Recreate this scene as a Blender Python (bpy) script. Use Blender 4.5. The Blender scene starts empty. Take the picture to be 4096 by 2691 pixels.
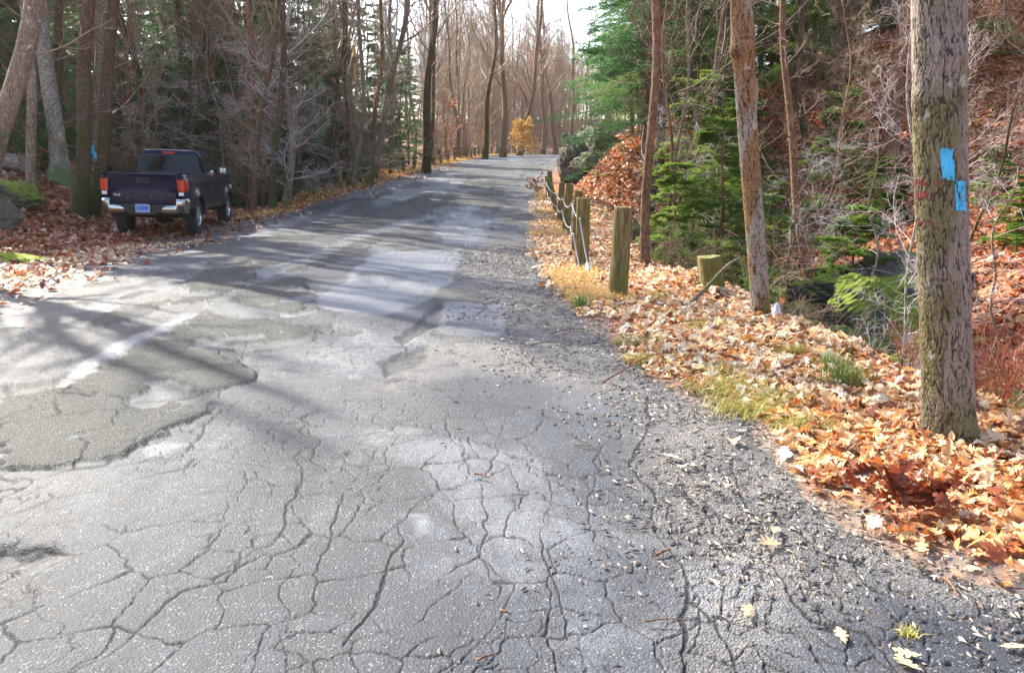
import bpy, math, random
import numpy as np
from mathutils import Vector, Matrix, Quaternion

SC = bpy.context.scene
COL = SC.collection
rng = np.random.default_rng(11)
R = math.radians

# ------------------------------------------------------------------ camera model
PITCH, FPX, CZ = R(12.0), 796.0, 1.6
CP, SP = math.cos(PITCH), math.sin(PITCH)
def ray(px, py):
    u, v = px - 512.0, py - 336.0
    return np.array([u, FPX*CP - v*SP, -(v*CP + FPX*SP)]) / FPX
def at_depth(px, py, y):
    d = ray(px, py); t = y/d[1]
    return np.array([d[0]*t, y, CZ + d[2]*t])

# ------------------------------------------------------------------ numpy noise
_T = np.random.default_rng(5).random((512, 512))
def vnoise(x, y, s=1.0, o=0):
    x = np.asarray(x, float)*s + 37.3*o + 1000.5; y = np.asarray(y, float)*s + 91.7*o + 1000.5
    xi = np.floor(x).astype(np.int64); yi = np.floor(y).astype(np.int64)
    fx = x-xi; fy = y-yi
    fx = fx*fx*(3-2*fx); fy = fy*fy*(3-2*fy)
    a = _T[xi & 511, yi & 511]; b = _T[(xi+1) & 511, yi & 511]
    c = _T[xi & 511, (yi+1) & 511]; d = _T[(xi+1) & 511, (yi+1) & 511]
    return (a*(1-fx)+b*fx)*(1-fy) + (c*(1-fx)+d*fx)*fy
def fbm(x, y, s=1.0, octv=4, o=0):
    r = 0; a = .5; t = 0
    for k in range(octv):
        r = r + a*vnoise(x, y, s*2**k, o+k*3); t += a; a *= .5
    return r/t
def voro(x, y, s=1.0, o=0):
    """F2-F1 in cell units"""
    x = np.asarray(x, float)*s + 500.5 + 13*o; y = np.asarray(y, float)*s + 500.5 + 7*o
    xi = np.floor(x).astype(np.int64); yi = np.floor(y).astype(np.int64)
    f1 = np.full(x.shape, 9.); f2 = np.full(x.shape, 9.)
    for i in (-1, 0, 1):
        for j in (-1, 0, 1):
            cx = xi+i; cy = yi+j
            px = cx + .1+.8*_T[(cx*7+3) & 511, (cy*5+11) & 511]; py = cy + .1+.8*_T[(cx*3+101) & 511, (cy*11+57) & 511]
            d = np.hypot(px-x, py-y)
            n1 = np.minimum(f1, d); f2 = np.minimum(f2, np.maximum(f1, d)); f1 = n1
    return f2-f1
def ss(a, b, x):
    t = np.clip((np.asarray(x, float)-a)/(b-a), 0, 1)
    return t*t*(3-2*t)

# ------------------------------------------------------------------ terrain
_ys = np.arange(-80, 420, .5)
_p = [(-80,0),(12,0),(17,.08),(22,.22),(26,.46),(32,.92),(40,1.38),(50,1.86),(65,2.42),(80,2.8),(92,2.9),(110,2.75),(160,2.6),(420,2.6)]
_zr = np.interp(_ys, [a for a, b in _p], [b for a, b in _p])
_k = np.exp(-(np.arange(-8, 9)/4.)**2); _k /= _k.sum()
_zr = np.convolve(np.pad(_zr, 8, mode='edge'), _k, 'valid')
def zr(y): return np.interp(y, _ys, _zr)
_L = [(-80,-9.5),(0,-7.6),(5,-7.2),(10.9,-7.1),(14,-7.7),(16.2,-7.9),(18.2,-7.3),(22,-7.1),(25.4,-6.6),(30,-5.7),(33,-5.3),(45,-4),(60,-2.6),(80,-1.2),(95,3),(106,10),(112,20),(116,45),(118,90),(120,300)]
_R = [(-80,3.4),(0,3.0),(2.3,2.6),(2.65,2.05),(2.9,1.66),(3.2,1.5),(3.7,1.42),(4.3,1.5),(5.0,1.42),(6.0,1.02),(7.5,.8),(8.2,.72),(10.5,.5),(14,.36),(18,.32),(22,.5),(26,.6),(32,1.1),(36,1.5),(45,2.4),(60,4),(75,5.6),(90,9),(98,15),(102,30),(103,60),(104,300)]
def xL(y): return np.interp(y, [a for a, b in _L], [b for a, b in _L])
def xR(y): return np.interp(y, [a for a, b in _R], [b for a, b in _R])
def hgt(x, y, detail=True):
    x = np.asarray(x, float); y = np.asarray(y, float)
    base = zr(y) - .17*ss(4.5, 8.5, -x)*ss(10, 16, y)*(1-ss(24, 30, y))
    l, r = xL(y), xR(y)
    dr, dl = x-r, l-x
    # right side: verge, stream bed, hillside
    g = ss(22, 31, y)
    cx = np.interp(y, [-20,0,4.6,8.6,10,14,20,26,32], [3.6,3.3,3.0,2.95,2.4,2.05,2.0,2.4,2.8])
    kx = np.interp(y, [-20,0,5,13,20,30,60], [6.5,5.9,5.8,6.0,6.2,7,9]) + .25*np.sin(y*.7)
    D = 1.45*(1-g)
    u = np.clip((x-cx)/np.maximum(kx-.8-cx, .3), 0, 1)
    zrt = base - D*ss(0, 1, u)
    s0 = (kx+.7)*(1-g) + (r+1.4)*g
    t = np.maximum(x-s0, 0)
    hill = np.where(t < 1.4, .85*t, 1.19+.46*(t-1.4))
    hill = 45*(1-np.exp(-hill/45))
    zrt = zrt + hill
    # left side: leaf bank near the lay-by, ravine beyond, hemlock hill
    q = ss(24, 30, y)
    near = .015*np.maximum(dl, 0) + .33*np.maximum(dl-2.0, 0)*ss(1.6, 4.5, dl)
    near = 30*(1-np.exp(-near/30))
    rav = -1.7*ss(.9, 6, dl)*(1-ss(85, 100, y)) + .40*np.maximum(-x-24, 0)*(1-.7*ss(80, 130, y)) + .16*np.minimum(np.maximum(dl-7, 0), 50)*ss(52, 80, y)*(1-ss(90, 115, y)) + .10*np.minimum(np.maximum(dl-5, 0), 60)*ss(95, 112, y)
    rav = np.where(rav > 0, 38*(1-np.exp(-rav/38)), rav)
    zl = base + near*(1-q) + rav*q
    z = np.where(dr > 0, zrt, np.where(dl > 0, zl, base))
    if detail:
        m = ss(.1, 2.0, np.maximum(dr, dl))
        z = z + m*((fbm(x, y, .45, 4, 1)-.5)*.55 + (fbm(x, y, 3.1, 3, 2)-.5)*.10)
        z = z + ss(0, .5, np.maximum(dr, dl))*(fbm(x, y, 5., 3, 3)-.4)*.05
    return z
_ts = np.concatenate([np.geomspace(1.2, 60, 3500), np.linspace(60.1, 320, 1500)])
def gpt(px, py):
    """point of the ground seen at this place of the photograph"""
    d = ray(px, py)
    X, Y, Z = d[0]*_ts, d[1]*_ts, CZ+d[2]*_ts
    h = hgt(X, Y)
    i = int(np.argmax(Z <= h))
    if not (Z <= h).any(): i = len(_ts)-1
    return np.array([X[i], Y[i], h[i]])
def dpt(dx, dy): return gpt(dx/2.3242, dy/2.3242)

# ------------------------------------------------------------------ object helpers
def link(o, parent=None):
    COL.objects.link(o)
    if parent is not None: o.parent = parent
    return o
def tag(o, label=None, category=None, group=None, kind=None):
    if label: o['label'] = label
    if category: o['category'] = category
    if group: o['group'] = group
    if kind: o['kind'] = kind
    return o
def empty(name, loc=(0, 0, 0), rz=0, **k):
    o = bpy.data.objects.new(name, None); o.location = tuple(float(v) for v in loc); o.rotation_euler = (0, 0, rz)
    o.empty_display_size = .1
    COL.objects.link(o); return tag(o, **k)
def npmesh(name, V, F, mats=(), mi=None, smooth=True):
    """V (n,3); F list of arrays (m,k) of any k"""
    me = bpy.data.meshes.new(name)
    if isinstance(F, np.ndarray): F = [F]
    F = [f for f in F if len(f)]
    V = np.ascontiguousarray(V, np.float32)
    me.vertices.add(len(V)); me.vertices.foreach_set('co', V.ravel())
    idx = np.concatenate([f.ravel() for f in F]).astype(np.int32)
    cnt = np.concatenate([np.full(len(f), f.shape[1], np.int32) for f in F])
    me.loops.add(len(idx)); me.loops.foreach_set('vertex_index', idx)
    me.polygons.add(len(cnt))
    st = np.concatenate([[0], np.cumsum(cnt)[:-1]]).astype(np.int32)
    me.polygons.foreach_set('loop_start', st)
    try: me.polygons.foreach_set('loop_total', cnt)
    except Exception: pass
    me.polygons.foreach_set('use_smooth', np.full(len(cnt), bool(smooth)))
    for m in mats: me.materials.append(m)
    if mi is not None: me.polygons.foreach_set('material_index', np.asarray(mi, np.int32))
    me.update(calc_edges=True)
    return me
def fattr(me, name, vals, domain='POINT'):
    a = me.attributes.new(name, 'FLOAT', domain); a.data.foreach_set('value', np.ascontiguousarray(vals, np.float32))
def mobj(name, me, parent=None, loc=None, **k):
    o = bpy.data.objects.new(name, me)
    if loc is not None: o.location = tuple(float(v) for v in loc)
    link(o, parent); return tag(o, **k)
def norm(v):
    return v/np.maximum(np.linalg.norm(v, axis=-1, keepdims=True), 1e-9)

class MB:
    """collects pieces of one mesh"""
    def __init__(s): s.v = []; s.f = {}; s.n = 0
    def add(s, V, F):
        V = np.asarray(V, float); s.v.append(V)
        for f in F:
            s.f.setdefault(len(f), []).append([i+s.n for i in f])
        s.n += len(V)
    def box(s, c, h, rot=None, bev=0.0):
        cx, cy, cz = c; hx, hy, hz = h
        b = min(bev, hx*.9, hy*.9, hz*.9)
        pts = []; 
        if b <= 0:
            V = np.array([[x, y, z] for x in (-hx, hx) for y in (-hy, hy) for z in (-hz, hz)])
            F = [(0,1,3,2),(4,6,7,5),(0,4,5,1),(2,3,7,6),(0,2,6,4),(1,5,7,3)]
        else:
            V = []; 
            for x in (-1, 1):
                for y in (-1, 1):
                    for z in (-1, 1):
                        V += [[x*hx, y*(hy-b), z*(hz-b)], [x*(hx-b), y*hy, z*(hz-b)], [x*(hx-b), y*(hy-b), z*hz]]
            I = lambda x, y, z, k: ((x*2+y)*2+z)*3+k
            F = [(I(0,0,0,0),I(0,0,1,0),I(0,1,1,0),I(0,1,0,0)), (I(1,0,0,0),I(1,1,0,0),I(1,1,1,0),I(1,0,1,0)),
                 (I(0,0,0,1),I(1,0,0,1),I(1,0,1,1),I(0,0,1,1)), (I(0,1,0,1),I(0,1,1,1),I(1,1,1,1),I(1,1,0,1)),
                 (I(0,0,0,2),I(0,1,0,2),I(1,1,0,2),I(1,0,0,2)), (I(0,0,1,2),I(1,0,1,2),I(1,1,1,2),I(0,1,1,2))]
            for a in (0, 1):
                for c2 in (0, 1):
                    F.append((I(a,c2,0,0),I(a,c2,1,0),I(a,c2,1,1),I(a,c2,0,1)))
                    F.append((I(a,0,c2,0),I(a,1,c2,0),I(a,1,c2,2),I(a,0,c2,2)))
                    F.append((I(0,a,c2,1),I(1,a,c2,1),I(1,a,c2,2),I(0,a,c2,2)))
                    for e in (0, 1): F.append((I(a,c2,e,0),I(a,c2,e,1),I(a,c2,e,2)))
            V = np.array(V)
        if rot is not None: V = V @ np.array(rot).T
        s.add(V+np.array(c), F)
    def grid(s, P, flip=False, wrap=False):
        P = np.asarray(P, float); a, b = P.shape[:2]
        F = []
        for i in range(a-1):
            for j in range(b if wrap else b-1):
                k = (j+1) % b
                q = (i*b+j, i*b+k, (i+1)*b+k, (i+1)*b+j)
                F.append(q[::-1] if flip else q)
        s.add(P.reshape(-1, 3), F)
    def lathe(s, prof, axis='x', c=(0, 0, 0), n=32):
        a = np.linspace(0, 2*np.pi, n, endpoint=False)
        P = np.zeros((len(prof), n, 3))
        for i, (t, r) in enumerate(prof):
            if axis == 'x': P[i] = np.stack([np.full(n, t), r*np.cos(a), r*np.sin(a)], 1)
            elif axis == 'y': P[i] = np.stack([r*np.cos(a), np.full(n, t), -r*np.sin(a)], 1)
            else: P[i] = np.stack([r*np.cos(a), r*np.sin(a), np.full(n, t)], 1)
        s.grid(P+np.array(c), wrap=True)
    def tube(s, pts, r, n=8, caps=True):
        pts = np.asarray(pts, float); m = len(pts)
        r = np.full(m, r) if np.isscalar(r) else np.asarray(r)
        T = norm(np.gradient(pts, axis=0)); ref = np.array([0, 0, 1.]) if abs(T[0][2]) < .9 else np.array([1., 0, 0])
        a = norm(np.cross(T, ref)); b = np.cross(T, a)
        th = np.linspace(0, 2*np.pi, n, endpoint=False)
        P = pts[:, None]+r[:, None, None]*(np.cos(th)[None, :, None]*a[:, None]+np.sin(th)[None, :, None]*b[:, None])
        k = s.n; s.grid(P, wrap=True)
        if caps:
            s.f.setdefault(n, []).append([k+i for i in range(n)]); s.f[n].append([k+(m-1)*n+i for i in range(n)][::-1])
    def build(s, name, mat, parent=None, smooth=False, **kw):
        me = npmesh(name, np.concatenate(s.v), [np.array(v) for v in s.f.values()], [mat], smooth=smooth)
        return mobj(name, me, parent, **kw)

# ------------------------------------------------------------------ material helpers
class NT:
    def __init__(s, name):
        s.m = bpy.data.materials.new(name); s.m.use_nodes = True
        s.t = s.m.node_tree; s.t.nodes.clear()
        s.out = s.t.nodes.new('ShaderNodeOutputMaterial')
    def n(s, typ, inp=None, **k):
        nd = s.t.nodes.new('ShaderNode'+typ)
        for a, b in k.items(): setattr(nd, a, b)
        if inp:
            for a, b in inp.items(): s.set(nd, a, b)
        return nd
    def set(s, nd, a, b):
        sock = nd.inputs[a]
        if isinstance(b, bpy.types.NodeSocket): s.t.links.new(b, sock)
        else:
            if sock.type == 'RGBA' and len(b) == 3: b = (*b, 1)
            sock.default_value = b
    def mix(s, f, a, b, mode='MIX'):
        nd = s.n('Mix', data_type='RGBA', blend_type=mode)
        for i, v in ((0, f), (6, a), (7, b)): s.set(nd, i, v)
        return nd.outputs[2]
    def math(s, op, a, b=None, clamp=False):
        nd = s.n('Math', operation=op, use_clamp=clamp); s.set(nd, 0, a)
        if b is not None: s.set(nd, 1, b)
        return nd.outputs[0]
    def ramp(s, f, stops, interp='LINEAR'):
        nd = s.n('ValToRGB'); e = nd.color_ramp.elements; nd.color_ramp.interpolation = interp
        while len(e) < len(stops): e.new(.5)
        for i, (p, c) in enumerate(stops):
            e[i].position = p; e[i].color = (*c, 1) if len(c) == 3 else c
        s.set(nd, 0, f); return nd.outputs[0]
    def rng(s, v, a, b, c=0., d=1.):
        nd = s.n('MapRange'); nd.clamp = True
        for i, x in enumerate((v, a, b, c, d)): s.set(nd, i, x)
        return nd.outputs[0]
    def coord(s, scale=(1, 1, 1), kind='Object', loc=(0, 0, 0)):
        tc = s.n('TexCoord'); mp = s.n('Mapping', {'Vector': tc.outputs[kind], 'Scale': scale, 'Location': loc}); return mp.outputs[0]
    def noise(s, vec, scale, detail=3., rough=.55, dist=0.):
        return s.n('TexNoise', {'Vector': vec, 'Scale': float(scale), 'Detail': float(detail), 'Roughness': rough, 'Distortion': float(dist)}).outputs[0]
    def voro(s, vec, scale, feature='F1', out=0, rnd=1.):
        return s.n('TexVoronoi', {'Vector': vec, 'Scale': float(scale), 'Randomness': rnd}, feature=feature).outputs[out]
    def attr(s, name):
        return s.n('Attribute', attribute_name=name).outputs['Fac']
    def bsdf(s, color, rough=.7, bump=None, bstr=.5, bdist=.02, metal=0., spec=None, **kw):
        b = s.n('BsdfPrincipled', {'Base Color': color, 'Roughness': rough, 'Metallic': metal})
        if spec is not None: s.set(b, 'Specular IOR Level', spec)
        for a, v in kw.items(): s.set(b, a.replace('_', ' '), v)
        if bump is not None:
            bp = s.n('Bump', {'Strength': bstr, 'Distance': bdist, 'Height': bump}); s.set(b, 'Normal', bp.outputs[0])
        s.t.links.new(b.outputs[0], s.out.inputs[0]); return b
def plain(name, c, rough=.5, metal=0., var=.12, **k):
    m = NT(name); n = m.noise(m.coord(), 14, 4)
    col = m.mix(n, tuple(x*(1-var) for x in c), tuple(min(1, x*(1+var)) for x in c))
    m.bsdf(col, m.rng(n, .3, .7, max(0, rough-.06), min(1, rough+.06)), metal=metal, **k); return m.m
# ------------------------------------------------------------------ materials
def bark_mat(name, dark, mid, light, moss=None, mossamt=.0, lichen=0., sz=1.0, bs=.6):
    m = NT(name)
    oc = m.coord((1, 1, .16))
    a = m.noise(oc, 26*sz, 5, .65, .4); v = m.voro(m.coord((1, 1, .22)), 38*sz, 'DISTANCE_TO_EDGE')
    ridge = m.rng(v, 0, .28)
    f = m.math('ADD', m.math('MULTIPLY', a, .75), m.math('MULTIPLY', ridge, .35))
    col = m.ramp(f, [(.25, dark), (.55, mid), (.85, light)])
    big = m.noise(m.coord((1, 1, .5)), 1.7, 3)
    col = m.mix(m.rng(big, .35, .7, 0, .55), col, m.mix(.5, col, light), 'MIX')
    if lichen > 0:
        ln = m.noise(m.coord(), 9, 4, .7)
        col = m.mix(m.rng(ln, .68-lichen*.1, .74-lichen*.1), col, (.42, .47, .36))
    if moss:
        mn = m.noise(m.coord((1, 1, .45)), 2.6, 5, .7)
        z = m.n('SeparateXYZ', {0: m.coord()}).outputs[2]
        zz = m.rng(z, 0, 3.0, .22, 0)
        col = m.mix(m.rng(m.math('ADD', mn, zz), .72-mossamt*.3, .82-mossamt*.3, 0, .9), col, moss)
    m.bsdf(col, .85, f, bs, .03, spec=.25)
    return m.m
BK = {
 'grey': bark_mat('bark_grey', (.04,.028,.018), (.17,.13,.09), (.38,.31,.24), (.07,.10,.03), .3, .6),
 'brown': bark_mat('bark_brown', (.03,.015,.008), (.14,.075,.04), (.30,.18,.11)),
 'dark': bark_mat('bark_dark', (.016,.009,.005), (.075,.045,.025), (.17,.12,.075), (.05,.06,.012), .55, .25),
 'pale': bark_mat('bark_pale', (.06,.05,.04), (.24,.21,.17), (.46,.43,.37), (.10,.15,.05), .4, 1.),
 'red': bark_mat('bark_red', (.04,.015,.008), (.19,.085,.045), (.34,.19,.11)),
 'far': bark_mat('bark_far', (.045,.026,.014), (.17,.11,.07), (.34,.25,.17), (.07,.09,.03), .15, .3),
}
def twig_mat(name, a, b):
    m = NT(name); oi = m.n('ObjectInfo').outputs['Random']
    n = m.noise(m.coord(), 3, 3); f = m.math('ADD', m.math('MULTIPLY', n, .7), m.math('MULTIPLY', oi, .35))
    m.bsdf(m.mix(f, a, b), .6, spec=.4); return m.m
TW = {'grey': twig_mat('twig_grey', (.12,.075,.045), (.40,.29,.19)), 'brown': twig_mat('twig_brown', (.07,.04,.028), (.24,.16,.11)),
      'white': twig_mat('twig_white', (.25,.2,.18), (.62,.56,.54)), 'red': twig_mat('twig_red', (.12,.02,.01), (.34,.09,.04))}
def needle_mat(name, a, b, c):
    m = NT(name); oi = m.n('ObjectInfo').outputs['Random']; ri = m.n('NewGeometry').outputs['Random Per Island']
    n = m.noise(m.coord(), 1.3, 3)
    f = m.math('ADD', m.math('MULTIPLY', n, .55), m.math('ADD', m.math('MULTIPLY', oi, .2), m.math('MULTIPLY', ri, .3)))
    col = m.ramp(f, [(.2, a), (.55, b), (.9, c)])
    d = m.n('BsdfPrincipled', {'Base Color': col, 'Roughness': .45, 'Specular IOR Level': .35})
    t = m.n('BsdfTranslucent', {'Color': m.mix(.35, col, c)})
    mx = m.n('MixShader', {0: .42, 1: d.outputs[0], 2: t.outputs[0]})
    m.t.links.new(mx.outputs[0], m.out.inputs[0]); return m.m
ND = {'left': needle_mat('needles_shaded', (.006,.06,.03), (.025,.14,.045), (.13,.30,.06)),  # same hemlock needles: shade painted into this copy, sunlight into the next
      'right': needle_mat('needles_sunlit', (.02,.085,.012), (.11,.23,.028), (.38,.46,.09))}
def leaf_mat(name, stops, tr=.3, rough=.42, spec=.5):
    m = NT(name); ri = m.n('NewGeometry').outputs['Random Per Island']
    col = m.ramp(ri, stops)
    n = m.noise(m.coord(), 60, 3); col = m.mix(m.rng(n, .3, .7, 0, .3), col, (.12, .05, .02), 'MIX')
    d = m.n('BsdfPrincipled', {'Base Color': col, 'Roughness': rough, 'Specular IOR Level': spec})
    t = m.n('BsdfTranslucent', {'Color': col})
    mx = m.n('MixShader', {0: tr, 1: d.outputs[0], 2: t.outputs[0]})
    m.t.links.new(mx.outputs[0], m.out.inputs[0]); return m.m
LF = {
 'verge': leaf_mat('leaves_pale', [(0,(.10,.035,.012)),(.14,(.34,.11,.03)),(.26,(.62,.28,.07)),(.42,(.76,.54,.30)),(.6,(.84,.74,.56)),(.82,(.78,.50,.20)),(1,(.90,.84,.72))]),  # pale leaf tones, lightened further to paint in the sun's glare
 'gold': leaf_mat('leaves_gold', [(0,(.14,.03,.012)),(.14,(.36,.085,.02)),(.28,(.60,.24,.07)),(.45,(.80,.50,.22)),(.65,(.86,.66,.40)),(.85,(.74,.33,.09)),(1,(.88,.76,.55))]),
 'hill': leaf_mat('leaves_red', [(0,(.12,.03,.012)),(.2,(.34,.08,.025)),(.4,(.52,.16,.05)),(.6,(.58,.22,.08)),(.8,(.68,.36,.20)),(1,(.78,.56,.42))]),
 'left': leaf_mat('leaves_rust', [(0,(.09,.02,.012)),(.2,(.26,.05,.025)),(.4,(.40,.11,.05)),(.6,(.45,.20,.12)),(.8,(.55,.36,.26)),(1,(.70,.56,.47))]),
 'orange': leaf_mat('leaves_orange', [(0,(.55,.25,.03)),(.5,(.80,.46,.06)),(1,(.88,.62,.18))], .5),
 'rust': leaf_mat('leaves_copper', [(0,(.35,.10,.03)),(.5,(.55,.20,.07)),(1,(.65,.30,.12))], .5),
 'crimson': leaf_mat('leaves_crimson', [(0,(.08,.014,.008)),(.5,(.20,.035,.012)),(1,(.34,.09,.03))], .4),
}
def grass_mat(name, a, b):
    m = NT(name); ri = m.n('NewGeometry').outputs['Random Per Island']
    col = m.mix(ri, a, b); d = m.n('BsdfPrincipled', {'Base Color': col, 'Roughness': .5})
    t = m.n('BsdfTranslucent', {'Color': col}); mx = m.n('MixShader', {0: .4, 1: d.outputs[0], 2: t.outputs[0]})
    m.t.links.new(mx.outputs[0], m.out.inputs[0]); return m.m
GR = {'straw': grass_mat('grass_straw', (.55,.30,.06), (.80,.58,.22)), 'green': grass_mat('grass_green', (.16,.19,.02), (.50,.42,.10)),
      'fresh': grass_mat('grass_fresh', (.06,.13,.02), (.22,.28,.05))}
def rock_mat(name, a, b, moss, amt):
    m = NT(name); n = m.noise(m.coord((1,1,2.5)), 3.5, 7, .65, .4); n2 = m.noise(m.coord(), 22, 5, .7)
    col = m.ramp(m.math('ADD', m.math('MULTIPLY', n, .6), m.math('MULTIPLY', n2, .4)), [(.3, a), (.7, b)])
    nz = m.n('SeparateXYZ', {0: m.n('NewGeometry').outputs['Normal']}).outputs[2]
    mn = m.noise(m.coord(), 2.2, 6, .7)
    f = m.rng(m.math('ADD', m.math('MULTIPLY', nz, .5), mn), .95-amt, 1.08-amt)
    mc = m.mix(m.noise(m.coord(), 7, 4), tuple(c*.45 for c in moss), moss)
    col = m.mix(f, col, mc)
    m.bsdf(col, .85, m.math('ADD', n, m.math('MULTIPLY', n2, .5)), .8, .05, spec=.3); return m.m
RK = {'moss': rock_mat('mossy_rock', (.02,.018,.015), (.13,.12,.10), (.17,.22,.02), .38), 'cliff': rock_mat('ledge_rock', (.02,.017,.015), (.19,.16,.13), (.10,.14,.02), .10),
      'bright': rock_mat('bright_moss_rock', (.05,.05,.04), (.2,.19,.17), (.34,.40,.03), .42), 'wet': rock_mat('wet_rock', (.012,.011,.01), (.07,.065,.055), (.08,.11,.015), .2)}

def ground_material():
    m = NT('leafy_soil')
    p = m.coord(); 
    v = m.n('TexVoronoi', {'Vector': p, 'Scale': 17.}).outputs
    v2 = m.n('TexVoronoi', {'Vector': m.coord((1, 1, 1), loc=(3.1, 7.7, 0)), 'Scale': 9.}).outputs
    sep = m.n('SeparateColor', {0: v[1]}).outputs[0]; sep2 = m.n('SeparateColor', {0: v2[1]}).outputs[1]
    leaf = m.ramp(m.math('ADD', m.math('MULTIPLY', sep, .6), m.math('MULTIPLY', sep2, .4)), [(.1, (.05,.018,.008)), (.35, (.20,.055,.018)), (.55, (.36,.12,.04)), (.75, (.46,.22,.10)), (.95, (.56,.36,.22))])
    soil = m.mix(m.noise(p, 12, 6, .7), (.025,.018,.012), (.10,.07,.045))
    sa = m.attr('soil'); col = m.mix(sa, leaf, soil)
    pad = m.attr('gravel')
    gn = m.noise(p, 70, 4, .7); gcol = m.mix(gn, (.06,.05,.042), (.24,.21,.18))
    col = m.mix(pad, col, gcol)
    moss = m.math('MULTIPLY', m.rng(m.noise(p, .9, 5, .7), .58, .66), m.attr('mossy'))
    col = m.mix(moss, col, m.mix(m.noise(p, 30, 3), (.05,.08,.01), (.25,.28,.03)))
    far = m.attr('far'); col = m.mix(far, col, (.16, .095, .06))
    b = m.math('ADD', m.math('MULTIPLY', v[0], .6), m.math('ADD', v2[0], m.math('MULTIPLY', gn, .4)))
    m.bsdf(col, .75, b, .9, .03, spec=.3); return m.m
def build_ground():
    def ang(a, b, n): return np.linspace(R(a), R(b), n, endpoint=False)
    th = np.concatenate([ang(-52, 58, 620), ang(58, 308, 90)])      # clockwise from +y
    rr = np.concatenate([[0.02], np.geomspace(.8, 6, 90), np.geomspace(6.05, 60, 330), np.geomspace(61, 320, 90), [420, 600, 1000, 1800, 3000]])
    A, B = np.meshgrid(rr, th, indexing='ij')
    X, Y = A*np.sin(B), A*np.cos(B)
    Z = hgt(np.clip(X, -400, 400), np.clip(Y, -80, 400))
    dr, dl = X-xR(Y), xL(Y)-X
    ins = -np.maximum(dr, dl)
    Z = Z - .07*ss(-.05, .35, ins)
    kx = np.interp(Y, [-20,0,5,13,20,30,60], [6.5,5.9,5.8,6.0,6.2,7,9])
    n = len(th); i = np.arange(len(rr)-1)[:, None]*n; j = np.arange(n)[None]; k = (j+1) % n
    F = np.stack([i+j, i+n+j, i+n+k, i+k], -1).reshape(-1, 4)
    me = npmesh('ground', np.stack([X, Y, Z], -1).reshape(-1, 3), F, [ground_material()])
    near = np.exp(-((X-kx)/1.5)**2)*(1-ss(24, 32, Y))
    rav = (1-ss(.5, 9, np.abs(dl-6)))*ss(26, 32, Y)*(dl > 0)
    fattr(me, 'soil', np.clip(near*1.2+rav*.5+ss(.55, .75, fbm(X, Y, .8, 4, 9))*.5, 0, 1).ravel())
    pad = np.clip((1-ss(.0, 1.9, dl+(fbm(X, Y, 1.2, 4, 5)-.5)*2.2))*(dl > -3)*(1-ss(23, 27, Y)), 0, 1)
    pr = (1-ss(0, .5, dr+(fbm(X, Y, 2.5, 4, 5)-.5)*.8))*(dr > -2)
    fattr(me, 'gravel', np.maximum(pad*.75, pr*.85).ravel())
    fattr(me, 'mossy', np.clip(ss(2.5, 5, dr)+ss(4, 8, dl)*.6, 0, 1).ravel())
    fattr(me, 'far', (ss(50, 130, A)*.8).ravel())
    mobj('ground', me, kind='structure', label='leaf covered forest floor rising on both sides of the road')

# ------------------------------------------------------------------ road
def poly_world(pts): return np.array([dpt(a, b)[:2] for a, b in pts])
def inside(X, Y, P):
    r = np.zeros(X.shape, bool); n = len(P)
    for i in range(n):
        x1, y1 = P[i]; x2, y2 = P[(i+1) % n]
        c = ((y1 > Y) != (y2 > Y)) & (X < (x2-x1)*(Y-y1)/((y2-y1) if abs(y2-y1) > 1e-9 else 1e-9)+x1)
        r ^= c
    return r
def dline(X, Y, P, far=.6, closed=False):
    D = np.full(X.shape, 9.)
    n = len(P)
    for i in range(n if closed else n-1):
        a, b = P[i], P[(i+1) % n]
        lo = np.minimum(a, b)-far; hi = np.maximum(a, b)+far
        w = np.nonzero((X > lo[0]) & (X < hi[0]) & (Y > lo[1]) & (Y < hi[1]))
        if not len(w[0]): continue
        x, y = X[w], Y[w]; d = b-a; L = max((d**2).sum(), 1e-9)
        t = np.clip(((x-a[0])*d[0]+(y-a[1])*d[1])/L, 0, 1)
        D[w] = np.minimum(D[w], np.hypot(x-a[0]-t*d[0], y-a[1]-t*d[1]))
    return D
def sdf(X, Y, P):
    d = dline(X, Y, P, .7, True); return np.where(inside(X, Y, P), d, -d)
PATCH = [  # coarse darker layer lying on the smooth one (places on the photograph)
 [(130,920),(190,880),(262,845),(330,800),(415,752),(470,725),(520,690),(600,660),(700,640),(720,668),(745,684),(705,722),(650,736),(600,745),(690,758),(725,775),(728,790),(700,802),(640,815),(560,822),(505,815),(560,835),(592,860),(600,880),(560,890),(430,922),(300,936)],
 [(640,625),(700,600),(760,570),(850,545),(1000,540),(1030,556),(905,560),(868,568),(850,588),(770,612),(690,634)],
 [(0,930),(120,905),(270,925),(300,936),(420,920),(500,905),(470,960),(390,1000),(330,1035),(250,1075),(150,1090),(0,1095)],
 [(440,640),(560,600),(640,596),(600,640),(560,668),(480,700),(420,710)],
 [(700,530),(860,505),(1010,498),(1100,505),(960,520),(820,532)],
 [(880,470),(1000,455),(1150,450),(1210,462),(1080,475),(960,485)],
 [(1040,430),(1150,415),(1230,418),(1180,432),(1090,440)],
]
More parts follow.
